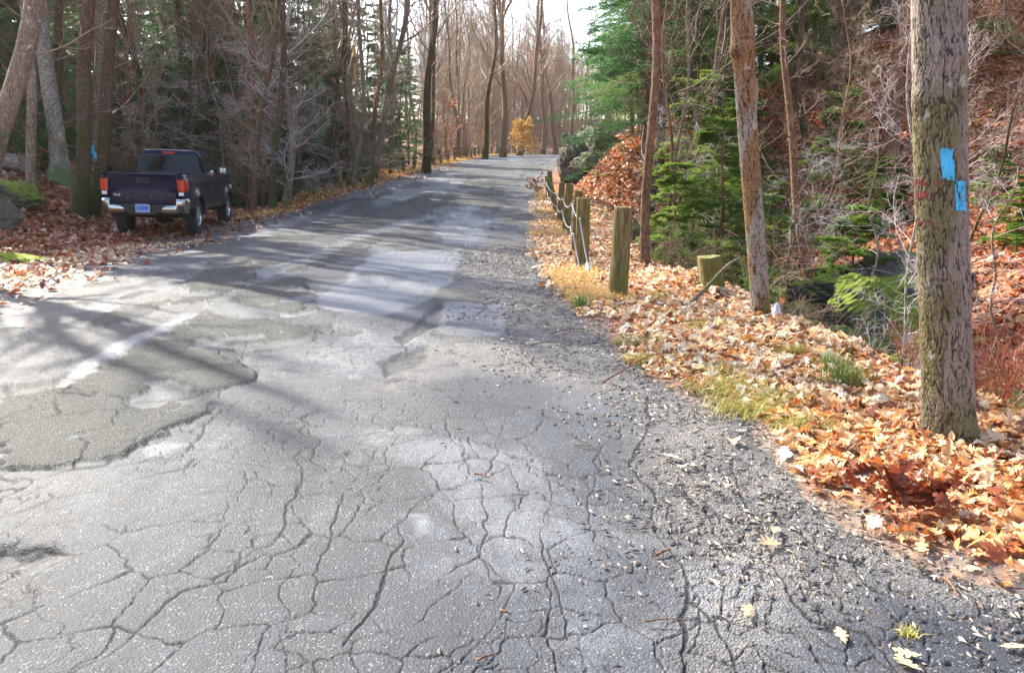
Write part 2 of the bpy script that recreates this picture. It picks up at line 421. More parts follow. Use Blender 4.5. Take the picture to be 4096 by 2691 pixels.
LIGHT = [  # pale worn smooth slabs
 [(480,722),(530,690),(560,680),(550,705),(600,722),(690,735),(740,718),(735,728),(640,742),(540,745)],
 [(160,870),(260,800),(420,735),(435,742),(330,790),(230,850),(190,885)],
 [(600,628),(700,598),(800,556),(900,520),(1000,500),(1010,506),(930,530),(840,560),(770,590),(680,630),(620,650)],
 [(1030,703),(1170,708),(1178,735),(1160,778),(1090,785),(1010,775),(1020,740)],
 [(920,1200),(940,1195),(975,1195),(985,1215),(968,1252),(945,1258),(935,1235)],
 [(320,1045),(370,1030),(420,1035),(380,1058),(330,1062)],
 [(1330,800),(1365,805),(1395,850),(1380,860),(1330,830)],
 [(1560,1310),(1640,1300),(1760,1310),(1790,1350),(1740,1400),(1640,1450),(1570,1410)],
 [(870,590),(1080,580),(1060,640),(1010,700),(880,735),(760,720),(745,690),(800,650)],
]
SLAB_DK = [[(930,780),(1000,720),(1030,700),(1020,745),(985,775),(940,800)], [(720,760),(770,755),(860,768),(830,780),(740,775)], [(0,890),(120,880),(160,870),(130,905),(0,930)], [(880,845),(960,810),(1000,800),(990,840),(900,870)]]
CRACK = [ # (points, half width m, depth)
 ([(170,1560),(260,1500),(350,1420),(420,1360),(530,1338),(545,1300),(640,1240),(700,1150),(700,1100),(690,1060),(740,1020),(722,990)], .009),
 ([(1120,1115),(1010,1145),(960,1180),(935,1220),(945,1250),(880,1310),(872,1380),(830,1430),(790,1500)], .012),
 ([(1180,985),(1165,1050),(1120,1115)], .008), ([(870,1130),(920,1160),(975,1150),(1010,1145)], .006), ([(1120,1120),(1150,1200),(1120,1290),(1190,1350),(1172,1400),(1110,1470),(1050,1560)], .009),
 ([(-20,1290),(20,1270),(90,1266),(150,1276),(178,1286)], .03), ([(-10,1098),(60,1088),(150,1092),(250,1077),(330,1032),(390,1000),(470,965),(520,935)], .02),
 ([(130,920),(270,925),(300,936),(400,926),(430,922),(500,902),(560,888),(600,880)], .022), ([(600,880),(592,860),(560,835),(505,815)], .012),
 ([(430,812),(505,816),(560,824),(650,815),(700,802),(728,790)], .022), ([(600,745),(640,740),(705,722),(745,684)], .018),
 ([(560,652),(700,646),(850,642),(1040,640)], .006), ([(690,636),(770,612),(850,588),(868,567),(1000,556),(1040,556)], .02),
 ([(1020,700),(1100,705),(1175,708)], .01), ([(1490,915),(1500,1010),(1480,1080),(1510,1150),(1590,1330),(1600,1400),(1590,1560)], .016),
 ([(1280,1080),(1285,1180),(1265,1250),(1300,1350),(1320,1480)], .007), ([(0,1200),(130,1160),(300,1110),(450,1080),(560,1010)], .008), ([(760,1240),(800,1160),(830,1090),(870,1040)], .006),
 ([(660,1560),(680,1430),(640,1360),(700,1290)], .006), ([(0,880),(60,870),(120,880)], .02), ([(1180,1420),(1300,1400),(1400,1430)], .006), ([(960,1440),(1010,1380),(1100,1330),(1180,1350)], .005),
 ([(1330,1010),(1420,1060),(1480,1080)], .01), ([(1500,1010),(1600,1040),(1700,1060),(1790,1100)], .01), ([(1590,1330),(1700,1300),(1800,1340),(1850,1400)], .012), ([(1700,1060),(1740,1180),(1800,1340)], .01),
 ([(1600,1400),(1680,1450),(1700,1560)], .012), ([(1850,1400),(1900,1450),(2010,1470),(2100,1560)], .012), ([(1740,1180),(1840,1230),(1920,1300)], .008), ([(1560,1120),(1640,1190),(1700,1300)], .01),
]
ALLIG = [[(-40,790),(140,790),(260,850),(230,900),(0,890)], [(540,740),(720,720),(900,700),(1010,720),(980,860),(820,870),(700,830),(740,770)], [(400,830),(560,840),(700,850),(640,880),(500,890)], [(1480,930),(1640,960),(1900,1160),(2200,1400),(2380,1480),(2380,1600),(1600,1600),(1500,1200)], [(420,640),(640,620),(560,700),(420,720)], [(150,700),(380,690),(420,740),(300,790)]]
DIRT = [[(1240,470),(1200,520),(1130,560),(1080,620),(1040,690),(1180,700),(1170,790),(1010,790),(930,850),(840,900),(900,905),(1060,860),(1230,880),(1400,920),(1490,930),(1500,1100),(1600,1400),(1590,1600),(1720,1600),(1800,1400),(1960,1400),(1700,1080),(1700,950),(1400,740),(1260,600),(1270,500)]]
def road_material():
    m = NT('old_asphalt'); p = m.coord()
    fine = m.noise(p, 170, 3, .7); agg = m.voro(p, 95, 'F1'); spk = m.n('TexVoronoi', {'Vector': p, 'Scale': 75.}).outputs
    sr = m.n('SeparateColor', {0: spk[1]}).outputs[0]
    big = m.noise(p, .55, 5, .6); med = m.noise(p, 5.5, 5, .7)
    base = m.mix(m.rng(big, .38, .62), (.020,.028,.044), (.074,.088,.114))
    base = m.mix(m.rng(med, .40, .60, 0, .75), base, (.034,.038,.046))
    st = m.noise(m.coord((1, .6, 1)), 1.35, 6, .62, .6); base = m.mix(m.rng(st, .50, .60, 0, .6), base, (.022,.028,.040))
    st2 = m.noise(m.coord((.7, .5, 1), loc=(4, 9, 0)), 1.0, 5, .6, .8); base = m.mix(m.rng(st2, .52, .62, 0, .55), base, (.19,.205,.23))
    pa, li, cr, di, co, dk = [m.attr(a) for a in ('patch', 'pale', 'crack', 'dirt', 'coarse', 'darkspot')]
    base = m.mix(pa, base, m.mix(m.rng(m.noise(p, 85, 3, .7), .35, .65), (.010,.014,.013), (.075,.082,.076)))
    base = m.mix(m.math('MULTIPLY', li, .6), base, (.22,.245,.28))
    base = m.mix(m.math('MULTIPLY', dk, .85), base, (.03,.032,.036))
    # aggregate: light chips and dark pits
    chip = m.rng(sr, .74, .86, 0, .8); base = m.mix(m.math('MULTIPLY', chip, m.rng(agg, .45, .1)), base, (.42,.42,.40))
    pit = m.rng(m.noise(p, 48, 3, .6), .56, .63, 0, .7); base = m.mix(pit, base, (.035,.036,.04))
    base = m.mix(m.rng(m.noise(p, 105, 2, .6), .40, .62, .75, 0), base, m.mix(.5, base, (.02,.02,.022)))
    dn = m.noise(p, 60, 5, .75); dcol = m.ramp(dn, [(.30, (.04,.038,.038)), (.44, (.16,.15,.14)), (.60, (.27,.245,.22)), (.70, (.60,.54,.46))])
    dmask = m.math('MULTIPLY', di, m.rng(m.noise(p, 7, 5, .75), .32, .52)); base = m.mix(m.math('MULTIPLY', dmask, .75), base, dcol)
    base = m.mix(m.math('MULTIPLY', cr, .93), base, (.012,.012,.014))
    rough = m.math('ADD', m.math('ADD', .62, m.math('SUBTRACT', m.math('MULTIPLY', pa, .12), m.math('MULTIPLY', li, .16))), m.math('MULTIPLY', m.math('MAXIMUM', di, cr), .2))
    h = m.math('ADD', m.math('MULTIPLY', agg, m.math('ADD', .35, m.math('MULTIPLY', co, .9))), m.math('ADD', m.math('MULTIPLY', fine, .5), m.math('MULTIPLY', dn, di)))
    m.bsdf(base, rough, h, .9, .012, spec=.32); return m.m
def aal(v, w, floor=.35):
    """line where v is near zero, half width w, as wide as the mesh can show"""
    g = np.zeros(v.shape)
    for ax in (0, 1):
        d = np.abs(np.diff(v, axis=ax)); pa = [(0, 0), (0, 0)]; pa[ax] = (1, 0); pb = [(0, 0), (0, 0)]; pb[ax] = (0, 1)
        g = np.hypot(g, np.maximum(np.pad(d, pa), np.pad(d, pb)))
    g += 1e-6
    return np.clip((w+.65*g-v)/g, 0, 1)*np.clip(2.4*w/g, floor, 1)
def build_road():
    th = np.linspace(R(-52), R(60), 1500)
    inv = np.linspace(1/1.3, 1/122., 760); rr = 1/inv
    # spacing of the rings follows distance: a few mm near, half a metre far away
    rr = np.concatenate([rr[rr < 40], np.arange(40, 122, .55)])
    A, B = np.meshgrid(rr, th, indexing='ij')
    X, Y = A*np.sin(B), A*np.cos(B)
    dr, dl = X-xR(Y), xL(Y)-X
    out = np.maximum(dr, dl)+(fbm(X, Y, 1.6, 5, 21)-.5)*.55
    keep = out < .5
    # warp for ragged outlines
    wx = (fbm(X, Y, 7, 5, 31)-.5)*.10+(fbm(X, Y, 1.1, 3, 33)-.5)*.20; wy = (fbm(X, Y, 7, 5, 41)-.5)*.12+(fbm(X, Y, 1.1, 3, 43)-.5)*.22
    sc = 1+ss(6, 25, Y)*1.2
    XW, YW = X+wx*sc*.9, Y+wy*sc*.9
    rag = (fbm(X, Y, 9, 5, 44)-.5)*.16*(1+ss(6, 20, Y))
    z = np.zeros(X.shape); patch = np.zeros(X.shape); pale = np.zeros(X.shape); crack = np.zeros(X.shape); dirt = np.zeros(X.shape); dk = np.zeros(X.shape)
    for P in PATCH:
        s = sdf(XW, YW, poly_world(P))+rag; patch = np.maximum(patch, ss(-.01, .02, s)*ss(.38, .44, fbm(X*.9+Y*.5, Y*.9-X*.5, 2.0, 6, 55)+.10*ss(0, .5, s)))
        crack = np.maximum(crack, aal(np.minimum(np.abs(s+.006), .3), .010)*ss(.3, .5, vnoise(X, Y, 2.3, 19)))
    tar = ss(.60, .63, fbm(X*1.2, Y*.8, 1.1, 7, 57)+rag*.35)*.7*ss(5.5, 8, Y); patch = np.maximum(patch, tar*ss(-.8, -1.2, np.maximum(dr, dl)))
    # farther on, patches of the same layer all over the lane
    fz = (fbm(X*1., Y*.55, .55, 5, 51)-.5); pf = ss(.03, .045, fz)*ss(12, 20, Y+(fbm(X, Y, .6, 3, 58)-.5)*8); patch = np.maximum(patch, pf*.85)
    edge = aal(np.abs(fz-.037), .004)*ss(13, 18, Y)
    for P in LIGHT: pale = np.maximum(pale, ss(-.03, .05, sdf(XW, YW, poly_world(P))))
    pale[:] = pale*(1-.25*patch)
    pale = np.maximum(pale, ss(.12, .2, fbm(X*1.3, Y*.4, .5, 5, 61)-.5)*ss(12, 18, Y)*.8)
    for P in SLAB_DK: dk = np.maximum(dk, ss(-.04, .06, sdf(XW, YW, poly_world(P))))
    for P in DIRT: dirt = np.maximum(dirt, ss(-.25, .25, sdf(XW, YW, poly_world(P))))
    wl = (fbm(X, Y, 13, 4, 35)-.5)*.035+(fbm(X, Y, 2.5, 3, 36)-.5)*.13; wm = (fbm(X, Y, 13, 4, 37)-.5)*.035+(fbm(X, Y, 2.5, 3, 38)-.5)*.13
    halo = np.zeros(X.shape); hn = ss(.42, .62, fbm(X, Y, 6, 3, 77))*ss(.3, .6, fbm(X, Y, 38, 2, 78))
    for pts, w in CRACK:
        P = poly_world(pts); ww = w*(.2+.75*vnoise(X, Y, 4, 3)**1.5)
        dd = dline(X+wl, Y+wm, P, .4); dd = np.minimum(dd, .35); crack = np.maximum(crack, aal(dd, ww*.8))
        halo = np.maximum(halo, np.exp(-(dd/(w*5.5))**2)*hn)
    al = np.zeros(X.shape)
    nz1 = np.abs(fbm(X+wl, Y+wm, .62, 5, 121)-.5); nz2 = np.abs(fbm(X+wl, Y*.8+wm, 1.5, 4, 131)-.5); k1 = ss(.53, .66, fbm(X, Y, .6, 3, 14)+.10*ss(-1, 2, X)); k2 = ss(.53, .63, fbm(X, Y, .7, 3, 17)+.06*ss(-1, 2, X))
    vv = voro(X+wl*1.6+(fbm(X, Y, 1.3, 3, 122)-.5)*.5, Y*.8+wm*1.6+(fbm(X, Y, 1.3, 3, 123)-.5)*.5, 1.35, 7); crack = np.maximum(crack, aal(vv, .010*(.5+vnoise(X, Y, 3, 66)), .6)*k1); halo = np.maximum(halo, np.exp(-(vv/.05)**2)*k1*hn)
    vv = voro(X+wl*1.5, Y*.8+wm*1.5, 3.2, 9); crack = np.maximum(crack, aal(vv, .016, .55)*k2)
    for P in ALLIG: al = np.maximum(al, ss(-.25, .1, sdf(XW, YW, poly_world(P))))
    al = np.maximum(al, ss(.50, .57, fbm(X, Y, .6, 4, 71))*.9)
    al = np.maximum(al, ss(-1.2, -.4, dr)*.9*(1-ss(0, .3, dr)))
    v = voro(X+wl*2, Y+wm*2, 6.5, 1); aw = .022+.55*.0009*A*6.5
    crack = np.maximum(crack, al*aal(v, .035, .5)*ss(.15, .4, vnoise(X, Y, 1.7, 8))*(1-ss(13, 22, A)))
    v = voro(X+wl*3, Y*.75+wm*3, .75, 2); aw = .003+.0006*A*.75
    crack = np.maximum(crack, aal(v, .004)*ss(.52, .75, vnoise(X, Y, .8, 9))*.9)
    v = voro(X*.3+wl*1.5, Y*.8+wm*1.5, .8, 4)
    crack = np.maximum(crack, aal(v, .008, .5)*ss(12, 18, Y)*ss(.3, .5, vnoise(X, Y, .35, 12)))
    crack = np.maximum(crack, edge*.8)
    dirt = np.maximum(dirt, ss(-.9, .1, np.maximum(dr, dl)+(fbm(X, Y, 1.3, 4, 81)-.5)*1.4))
    z = .018*patch*ss(0, 1, 1) - .007*crack*(1-ss(15, 40, A)) + .004*pale - .03*dk
    z += (fbm(X, Y, .8, 3, 91)-.5)*.05 + (fbm(X, Y, 5, 4, 95)-.5)*.010*(1+dirt) + (fbm(X, Y, 30, 3, 97)-.5)*.0035*(patch*.8+dirt*1.2+.3)*(1-ss(6, 14, A))
    # pothole at the lower left
    hole = poly_world([(-60,1300),(20,1272),(90,1268),(150,1278),(170,1288),(120,1320),(40,1335),(-40,1340)])
    z -= .05*ss(-.04, .09, sdf(XW, YW, hole)); dk = np.maximum(dk, .8*ss(-.02, .05, sdf(XW, YW, hole)))
    Z = hgt(X, Y, False)+z
    Z -= .10*ss(-.05, .42, out)
    idx = np.arange(X.size).reshape(X.shape); k4 = keep[:-1, :-1] | keep[1:, :-1] | keep[:-1, 1:] | keep[1:, 1:]
    F = np.stack([idx[:-1, :-1], idx[:-1, 1:], idx[1:, 1:], idx[1:, :-1]], -1)[k4][:, ::-1]
    used = np.zeros(X.size, bool); used[F.ravel()] = True; new = np.cumsum(used)-1
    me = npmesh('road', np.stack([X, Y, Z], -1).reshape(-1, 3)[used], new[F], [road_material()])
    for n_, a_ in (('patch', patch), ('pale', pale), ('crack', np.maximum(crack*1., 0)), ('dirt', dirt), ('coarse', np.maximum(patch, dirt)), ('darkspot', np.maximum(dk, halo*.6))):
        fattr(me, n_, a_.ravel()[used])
    mobj('road', me, kind='structure', label='cracked and patched grey asphalt road climbing into the wood')
# ------------------------------------------------------------------ branching plants (vectorised)
def grow(rg, P0, D, L, n, wander, up, droop=0.):
    M = len(P0); P = np.zeros((M, n, 3)); P[:, 0] = P0; d = norm(D.copy()); st = (L/(n-1))[:, None]
    for i in range(1, n):
        d = norm(d + rg.normal(0, wander, (M, 3)) + np.array([0, 0, up - droop*i/n]))
        P[:, i] = P[:, i-1]+d*st
    return P
def kids(rg, P, L, r0, r1, k, t0, t1, ang, ratio, flat=None, taper=.6):
    """k children on each of the polylines P (M,n,3)"""
    M, n, _ = P.shape
    t = t0+(t1-t0)*(np.arange(k)[None]+rg.random((M, k)))/k
    f = t*(n-1); i = np.minimum(f.astype(int), n-2); w = (f-i)[..., None]
    m = np.arange(M)[:, None]
    pos = P[m, i]*(1-w)+P[m, i+1]*w; T = norm(P[m, i+1]-P[m, i])
    if flat is None:
        a = norm(np.cross(T, rg.normal(size=T.shape)))
    else:
        a = norm(np.cross(T, np.array([0, 0, 1.]))+rg.normal(0, flat, T.shape))*np.where((np.arange(k)+rg.integers(0, 2, (M, 1))) % 2, 1, -1)[..., None]
    an = ang*(.75+.5*rg.random((M, k, 1)))
    D = T*np.cos(an)+a*np.sin(an)
    LL = L[:, None]*ratio*(1.12-taper*t)*(.6+.7*rg.random((M, k)))
    rp = (r0[:, None]*(1-t)+r1[:, None]*t)
    return pos.reshape(-1, 3), D.reshape(-1, 3), LL.ravel(), (rp*.62).ravel()
def tubes(groups):
    """groups of (P (M,n,3), r0 (M), r1 (M), sides)"""
    V = []; F = []; off = 0
    for P, r0, r1, s in groups:
        M, n, _ = P.shape
        if not M: continue
        T = np.empty_like(P); T[:, 1:-1] = P[:, 2:]-P[:, :-2]; T[:, 0] = P[:, 1]-P[:, 0]; T[:, -1] = P[:, -1]-P[:, -2]
        T = norm(T); ref = np.where(np.abs(T[:, :1, 2:3]) > .85, np.array([1., .2, 0]), np.array([0, 0, 1.]))
        a = norm(np.cross(T, np.broadcast_to(ref, T.shape))); b = np.cross(T, a)
        r = (r0[:, None]+(r1-r0)[:, None]*np.linspace(0, 1, n)[None])[..., None, None]
        th = np.linspace(0, 2*np.pi, s, endpoint=False)
        Q = P[:, :, None]+r*(np.cos(th)[:, None]*a[:, :, None]+np.sin(th)[:, None]*b[:, :, None])
        V.append(Q.reshape(-1, 3))
        base = off+np.arange(M)[:, None, None]*n*s; i = np.arange(n-1)[None, :, None]*s; j = np.arange(s)[None, None]; k = (j+1) % s
        F.append(np.stack([base+i+j, base+i+k, base+i+s+k, base+i+s+j], -1).reshape(-1, 4)); off += M*n*s
    return np.concatenate(V), np.concatenate(F)
def trunk_line(rg, H, n, lean, wob, bend=0.):
    z = np.linspace(0, 1, n); P = np.zeros((n, 3)); P[:, 2] = z*H
    a, b, c, d = rg.random(4)*6.28
    P[:, 0] = lean[0]*z*H+wob*H*.012*(np.sin(z*7+a)+.5*np.sin(z*17+b)-math.sin(a)-.5*math.sin(b)) + bend*H*z*z
    P[:, 1] = lean[1]*z*H+wob*H*.012*(np.sin(z*6+c)+.5*np.sin(z*15+d)-math.sin(c)-.5*math.sin(d))
    return P
def trunk_mesh(rg, P, r0, r1, sides=12, flare=.5, rough=.05, flen=.35, fork=None):
    n = len(P); s = np.concatenate([[0], np.cumsum(np.linalg.norm(np.diff(P, axis=0), axis=1))]); t = s/s[-1]
    r = r0*(1-t)**.75*(1-r1/r0)+r1
    th = np.linspace(0, 2*np.pi, sides, endpoint=False)
    ph = rg.random(4)*6.28
    root = np.exp(-s/flen)[:, None]*(flare*(.55+.45*np.abs(np.cos(th*1.5+ph[0])+.6*np.cos(th*2.5+ph[1])))[None])
    bump = rough*(np.sin(th*3+ph[2]+s[:, None]*.9)+.7*np.sin(th*5+ph[3]-s[:, None]*1.7))
    rr = r[:, None]*(1+root+bump)
    X = P[:, :1]+rr*np.cos(th); Y = P[:, 1:2]+rr*np.sin(th); Z = np.broadcast_to(P[:, 2:3], X.shape)
    i = np.arange(n-1)[:, None]*sides; j = np.arange(sides)[None]; k = (j+1) % sides
    return np.stack([X, Y, Z], -1).reshape(-1, 3), np.stack([i+j, i+k, i+sides+k, i+sides+j], -1).reshape(-1, 4), r
def bare_parts(seed, H, r0, lean=(0, 0), cs=.3, nb=26, bl=.24, ang=.95, up=.10, wob=1., twigs=1., sides=10, nrings=26, bend=0., flare=.5, low=0, forks=0, top=1.0, min_r=.004):
    rg = np.random.default_rng(seed)
    P = trunk_line(rg, H, nrings, lean, wob, bend)
    Vt, Ft, r = trunk_mesh(rg, P, r0, max(r0*.12, .01), sides, flare)
    g = []
    tr = P[None]
    L = np.array([H]); R0 = np.array([r0]); R1 = np.array([r0*.12])
    p, d, l, rr = kids(rg, tr, L, R0, R1, nb, cs, .98, ang, bl, taper=.75)
    rr = np.minimum(rr*.55, r0*.42); l = np.maximum(l, .5)
    if low:
        p2, d2, l2, r2 = kids(rg, tr, L, R0, R1, low, .04, cs, 1.25, bl*.42, taper=.2)
        p = np.concatenate([p, p2]); d = np.concatenate([d, d2*np.array([1, 1, .5])]); l = np.concatenate([l, l2]); rr = np.concatenate([rr, np.full(len(p2), r0*.08+.004)])
    if forks:
        p3, d3, l3, r3 = kids(rg, tr, L, R0, R1, forks, .35, .55, .45, .5, taper=.3)
        p = np.concatenate([p, p3]); d = np.concatenate([d, d3]); l = np.concatenate([l, l3]); rr = np.concatenate([rr, np.full(len(p3), r0*.5)])
    B = grow(rg, p, d, l, 9, .11, up); g.append((B, rr, rr*.25+.002, 5))
    k2 = max(3, int(7*twigs))
    p, d, l2, r2 = kids(rg, B, l, rr, rr*.25+.002, k2, .18, 1., .8, .45)
    r2 = np.maximum(r2*.8, min_r); S = grow(rg, p, d, l2, 6, .16, up*.8); g.append((S, r2, r2*.4, 4))
    k3 = max(3, int(6*twigs))
    p, d, l3, r3 = kids(rg, S, l2, r2, r2*.4, k3, .15, 1., .8, .5)
    r3 = np.full(len(p), min_r); T = grow(rg, p, d, np.maximum(l3, .12), 4, .2, up*.6); g.append((T, r3, r3*.5, 3))
    Vb, Fb = tubes(g)
    return (Vt, Ft), (Vb, Fb), T
def cards(rg, pos, size, jitter=.0, kind='leaf'):
    """small bent leaves: one two-quad leaf at every position"""
    n = len(pos); d = norm(rg.normal(size=(n, 3))+np.array([0, 0, -.4])); a = norm(np.cross(d, rg.normal(size=(n, 3)))); nn = np.cross(d, a)
    s = size*(.6+.8*rg.random((n, 1)))
    p0 = pos; m = pos+d*s*.5; e = pos+d*s+nn*s*.25
    V = np.stack([p0, m+a*s*.28, e, m-a*s*.28], 1).reshape(-1, 3)
    F = np.arange(n*4).reshape(-1, 4)
    return V, F
def add_tree(name, parts, bark, twig, loc, leaves=None, leafmat=None, **k):
    o = empty(name, loc, **k)
    (Vt, Ft), (Vb, Fb), _ = parts
    mobj('trunk', npmesh('trunk', Vt, Ft, [bark]), o)
    if leaves is not None:
        Vl, Fl = leaves
        mi = np.concatenate([np.zeros(len(Fb)), np.ones(len(Fl))])
        mobj('crown', npmesh('crown', np.concatenate([Vb, Vl]), [Fb, Fl+len(Vb)], [twig, leafmat], mi), o)
    else: mobj('crown', npmesh('crown', Vb, Fb, [twig]), o)
    return o
def dup(root, loc, rz, s=1., tilt=None, label=None, group=None, name=None):
    r = root.copy(); COL.objects.link(r); r.location = tuple(float(v) for v in loc)
    r.rotation_euler = (tilt[0] if tilt else 0, tilt[1] if tilt else 0, rz); r.scale = (s, s, s) if np.isscalar(s) else s
    if label: r['label'] = label
    if group: r['group'] = group
    for ch in root.children:
        c = ch.copy(); COL.objects.link(c); c.parent = r
    return r

# ------------------------------------------------------------------ hemlock
def hemlock_parts(seed, H, r0, rad, cs=.08, nb=70, dens=1.0, leaf=.075, droop=.06, sub=6):
    rg = np.random.default_rng(seed)
    P = trunk_line(rg, H, 22, (0, 0), .6)
    Vt, Ft, _ = trunk_mesh(rg, P, r0, .02, 10, .35)
    t = cs+(1-cs)*((np.arange(nb)+rg.random(nb))/nb)**1.0*.98
    pos = np.stack([np.interp(t, np.linspace(0, 1, 22), P[:, i]) for i in range(3)], 1)
    az = rg.random(nb)*6.28; el = rg.normal(.08, .16, nb)-.25*(1-t)
    D = np.stack([np.cos(az)*np.cos(el), np.sin(az)*np.cos(el), np.sin(el)], 1)
    L = rad*(1-t*.88)*(.55+.6*rg.random(nb))+.25
    r = .008+.012*L/rad*(r0/.15)
    B = grow(rg, pos, D, L, 9, .06, .01, droop)
    p, d, l2, r2 = kids(rg, B, L, r, r*.3, 15, .15, 1., .95, .42, flat=.12, taper=.75)
    S = grow(rg, p, d, l2, 5, .08, 0, .04)
    p, d, l3, r3 = kids(rg, S, l2, r2*.5, r2*.2, sub, .1, 1., .9, .5, flat=.22, taper=.6)
    T = grow(rg, p, d, np.maximum(l3, .1), 4, .08, 0, .03)
    Vb, Fb = tubes([(B, r, r*.35, 4), (S, np.maximum(r2*.4, .003), np.full(len(r2), .0015), 3)])
    # needles sprays: narrow leaflets along both sides of every last twig
    def sprays(Q, per):
        M, n, _ = Q.shape; tt = (np.arange(per)+.5)/per; f = tt*(n-1); i = np.minimum(f.astype(int), n-2); w = (f-i)[None, :, None]
        pos = Q[:, i]*(1-w)+Q[:, i+1]*w; Tn = norm(Q[:, i+1]-Q[:, i])
        side = norm(np.cross(Tn, np.array([0, 0, 1.]))+rg.normal(0, .3, Tn.shape))
        out = []
        for sg in (1, -1):
            a = rg.uniform(.7, 1.15, Tn.shape[:2]+(1,)); d = Tn*np.cos(a)+side*sg*np.sin(a)+rg.normal(0, .1, Tn.shape)
            out.append((pos.reshape(-1, 3), norm(d).reshape(-1, 3)))
        return np.concatenate([o[0] for o in out]), np.concatenate([o[1] for o in out])
    p1, d1 = sprays(T, max(3, int(7*dens))); p2, d2 = sprays(S, max(3, int(9*dens)))
    p = np.concatenate([p1, p2]); d = np.concatenate([d1, d2]); n = len(p)
    nn = norm(np.array([0, 0, 1.])+rg.normal(0, .3, (n, 3))); a = norm(np.cross(d, nn))
    s = leaf*(.7+.7*rg.random((n, 1))); w = s*.24
    V = np.stack([p, p+d*s*.5+a*w, p+d*s-nn*s*.1, p+d*s*.5-a*w], 1).reshape(-1, 3)
    return (Vt, Ft), (Vb, Fb), (V, np.arange(n*4).reshape(-1, 4))
def add_hemlock(name, parts, mat, loc, bark=None, **k):
    o = empty(name, loc, **k); (Vt, Ft), (Vb, Fb), (Vl, Fl) = parts
    mobj('trunk', npmesh('trunk', Vt, Ft, [bark or BK['brown']]), o)
    mobj('crown', npmesh('crown', np.concatenate([Vb, Vl]), [Fb, Fl+len(Vb)], [TW['brown'], mat], np.concatenate([np.zeros(len(Fb)), np.ones(len(Fl))])), o)
    return o

# ------------------------------------------------------------------ leaf litter
def oak_template():
    # stations along the midrib, alternating sinus and lobe tip
    t = np.array([0, .10, .17, .24, .31, .40, .47, .54, .63, .70, .78, .87, 1.0]); w = np.array([.012, .035, .13, .15, .06, .27, .29, .08, .27, .25, .07, .13, .0])
    sh = np.array([0, .0, .03, .05, 0, .04, .07, 0, .05, .07, 0, .02, 0])     # lobes point forward
    return t, w, sh
def leaf_cloud(rg, pos, size, detail, tilt=.45, lift=.02, curl=.35):
    """pos (n,3); returns V,F with one island per leaf"""
    n = len(pos)
    if detail == 2: t, w, sh = oak_template()
    elif detail == 3: t, w, sh = np.array([0, .15, .35, .6, .82, 1.]), np.array([.01, .14, .24, .25, .13, 0.]), np.zeros(6)
    elif detail == 1: t, w, sh = np.array([0, .25, .4, .62, .75, 1.]), np.array([.01, .26, .08, .34, .12, 0.]), np.array([0, .05, 0, .06, 0, 0])
    else: t, w, sh = np.array([0, .5, 1.]), np.array([.06, .32, .03]), np.zeros(3)
    k = len(t)
    az = rg.random(n)*6.283; s = size*(.6+.75*rg.random(n))
    c1 = rg.normal(0, curl, n); c2 = rg.normal(.15, curl, n)
    def pt(tt, ww):  # local x along, y across, z
        x = tt[None]*np.ones((n, 1)); y = ww[None]*np.ones((n, 1))*(.8+.4*rg.random((n, 1)))
        z = c1[:, None]*(x-.5)**2*1.2+c2[:, None]*np.abs(y)*1.1
        return np.stack([x-.5, y, z], -1)*s[:, None, None]
    wj = w[None]*np.ones((n, 1))
    A = pt(t+sh, w); Mid = pt(t, w*0); Bq = pt(t+sh, -w)
    P = np.stack([A, Mid, Bq], 2)                       # n,k,3,3
    P = P.reshape(n, -1, 3)
    tx = rg.normal(0, tilt, n); ty = rg.normal(0, tilt, n)
    cx, sx, cy, sy, cz, sz = np.cos(tx), np.sin(tx), np.cos(ty), np.sin(ty), np.cos(az), np.sin(az)
    x, y, z = P[..., 0], P[..., 1], P[..., 2]
    y, z = y*cx[:, None]-z*sx[:, None], y*sx[:, None]+z*cx[:, None]
    x, z = x*cy[:, None]+z*sy[:, None], -x*sy[:, None]+z*cy[:, None]
    x, y = x*cz[:, None]-y*sz[:, None], x*sz[:, None]+y*cz[:, None]
    z = z-z.min(1, keepdims=True)*.8
    V = np.stack([x, y, z], -1)+pos[:, None]
    V[..., 2] += (lift*rg.random(n))[:, None]
    b = np.arange(n)[:, None, None]*(k*3); i = np.arange(k-1)[None, :, None]*3; j = np.arange(2)[None, None]
    F = np.stack([b+i+j, b+i+j+1, b+i+3+j+1, b+i+3+j], -1).reshape(-1, 4)
    return V.reshape(-1, 3), F
def scatter(rg, n, r0, r1, a0, a1, prob, power=1.0):
    """ground points in a sector round the viewpoint; density falls with distance"""
    u = rg.random(n); r = (r0**power+u*(r1**power-r0**power))**(1/power); a = rg.uniform(R(a0), R(a1), n)
    x, y = r*np.sin(a), r*np.cos(a); k = rg.random(n) < prob(x, y); x, y = x[k], y[k]
    return np.stack([x, y, hgt(x, y)], 1)
def stuff_mesh(name, V, F, mat, label, smooth=True):
    return mobj(name, npmesh(name, V, F, [mat], smooth=smooth), kind='stuff', label=label, category="ground cover")
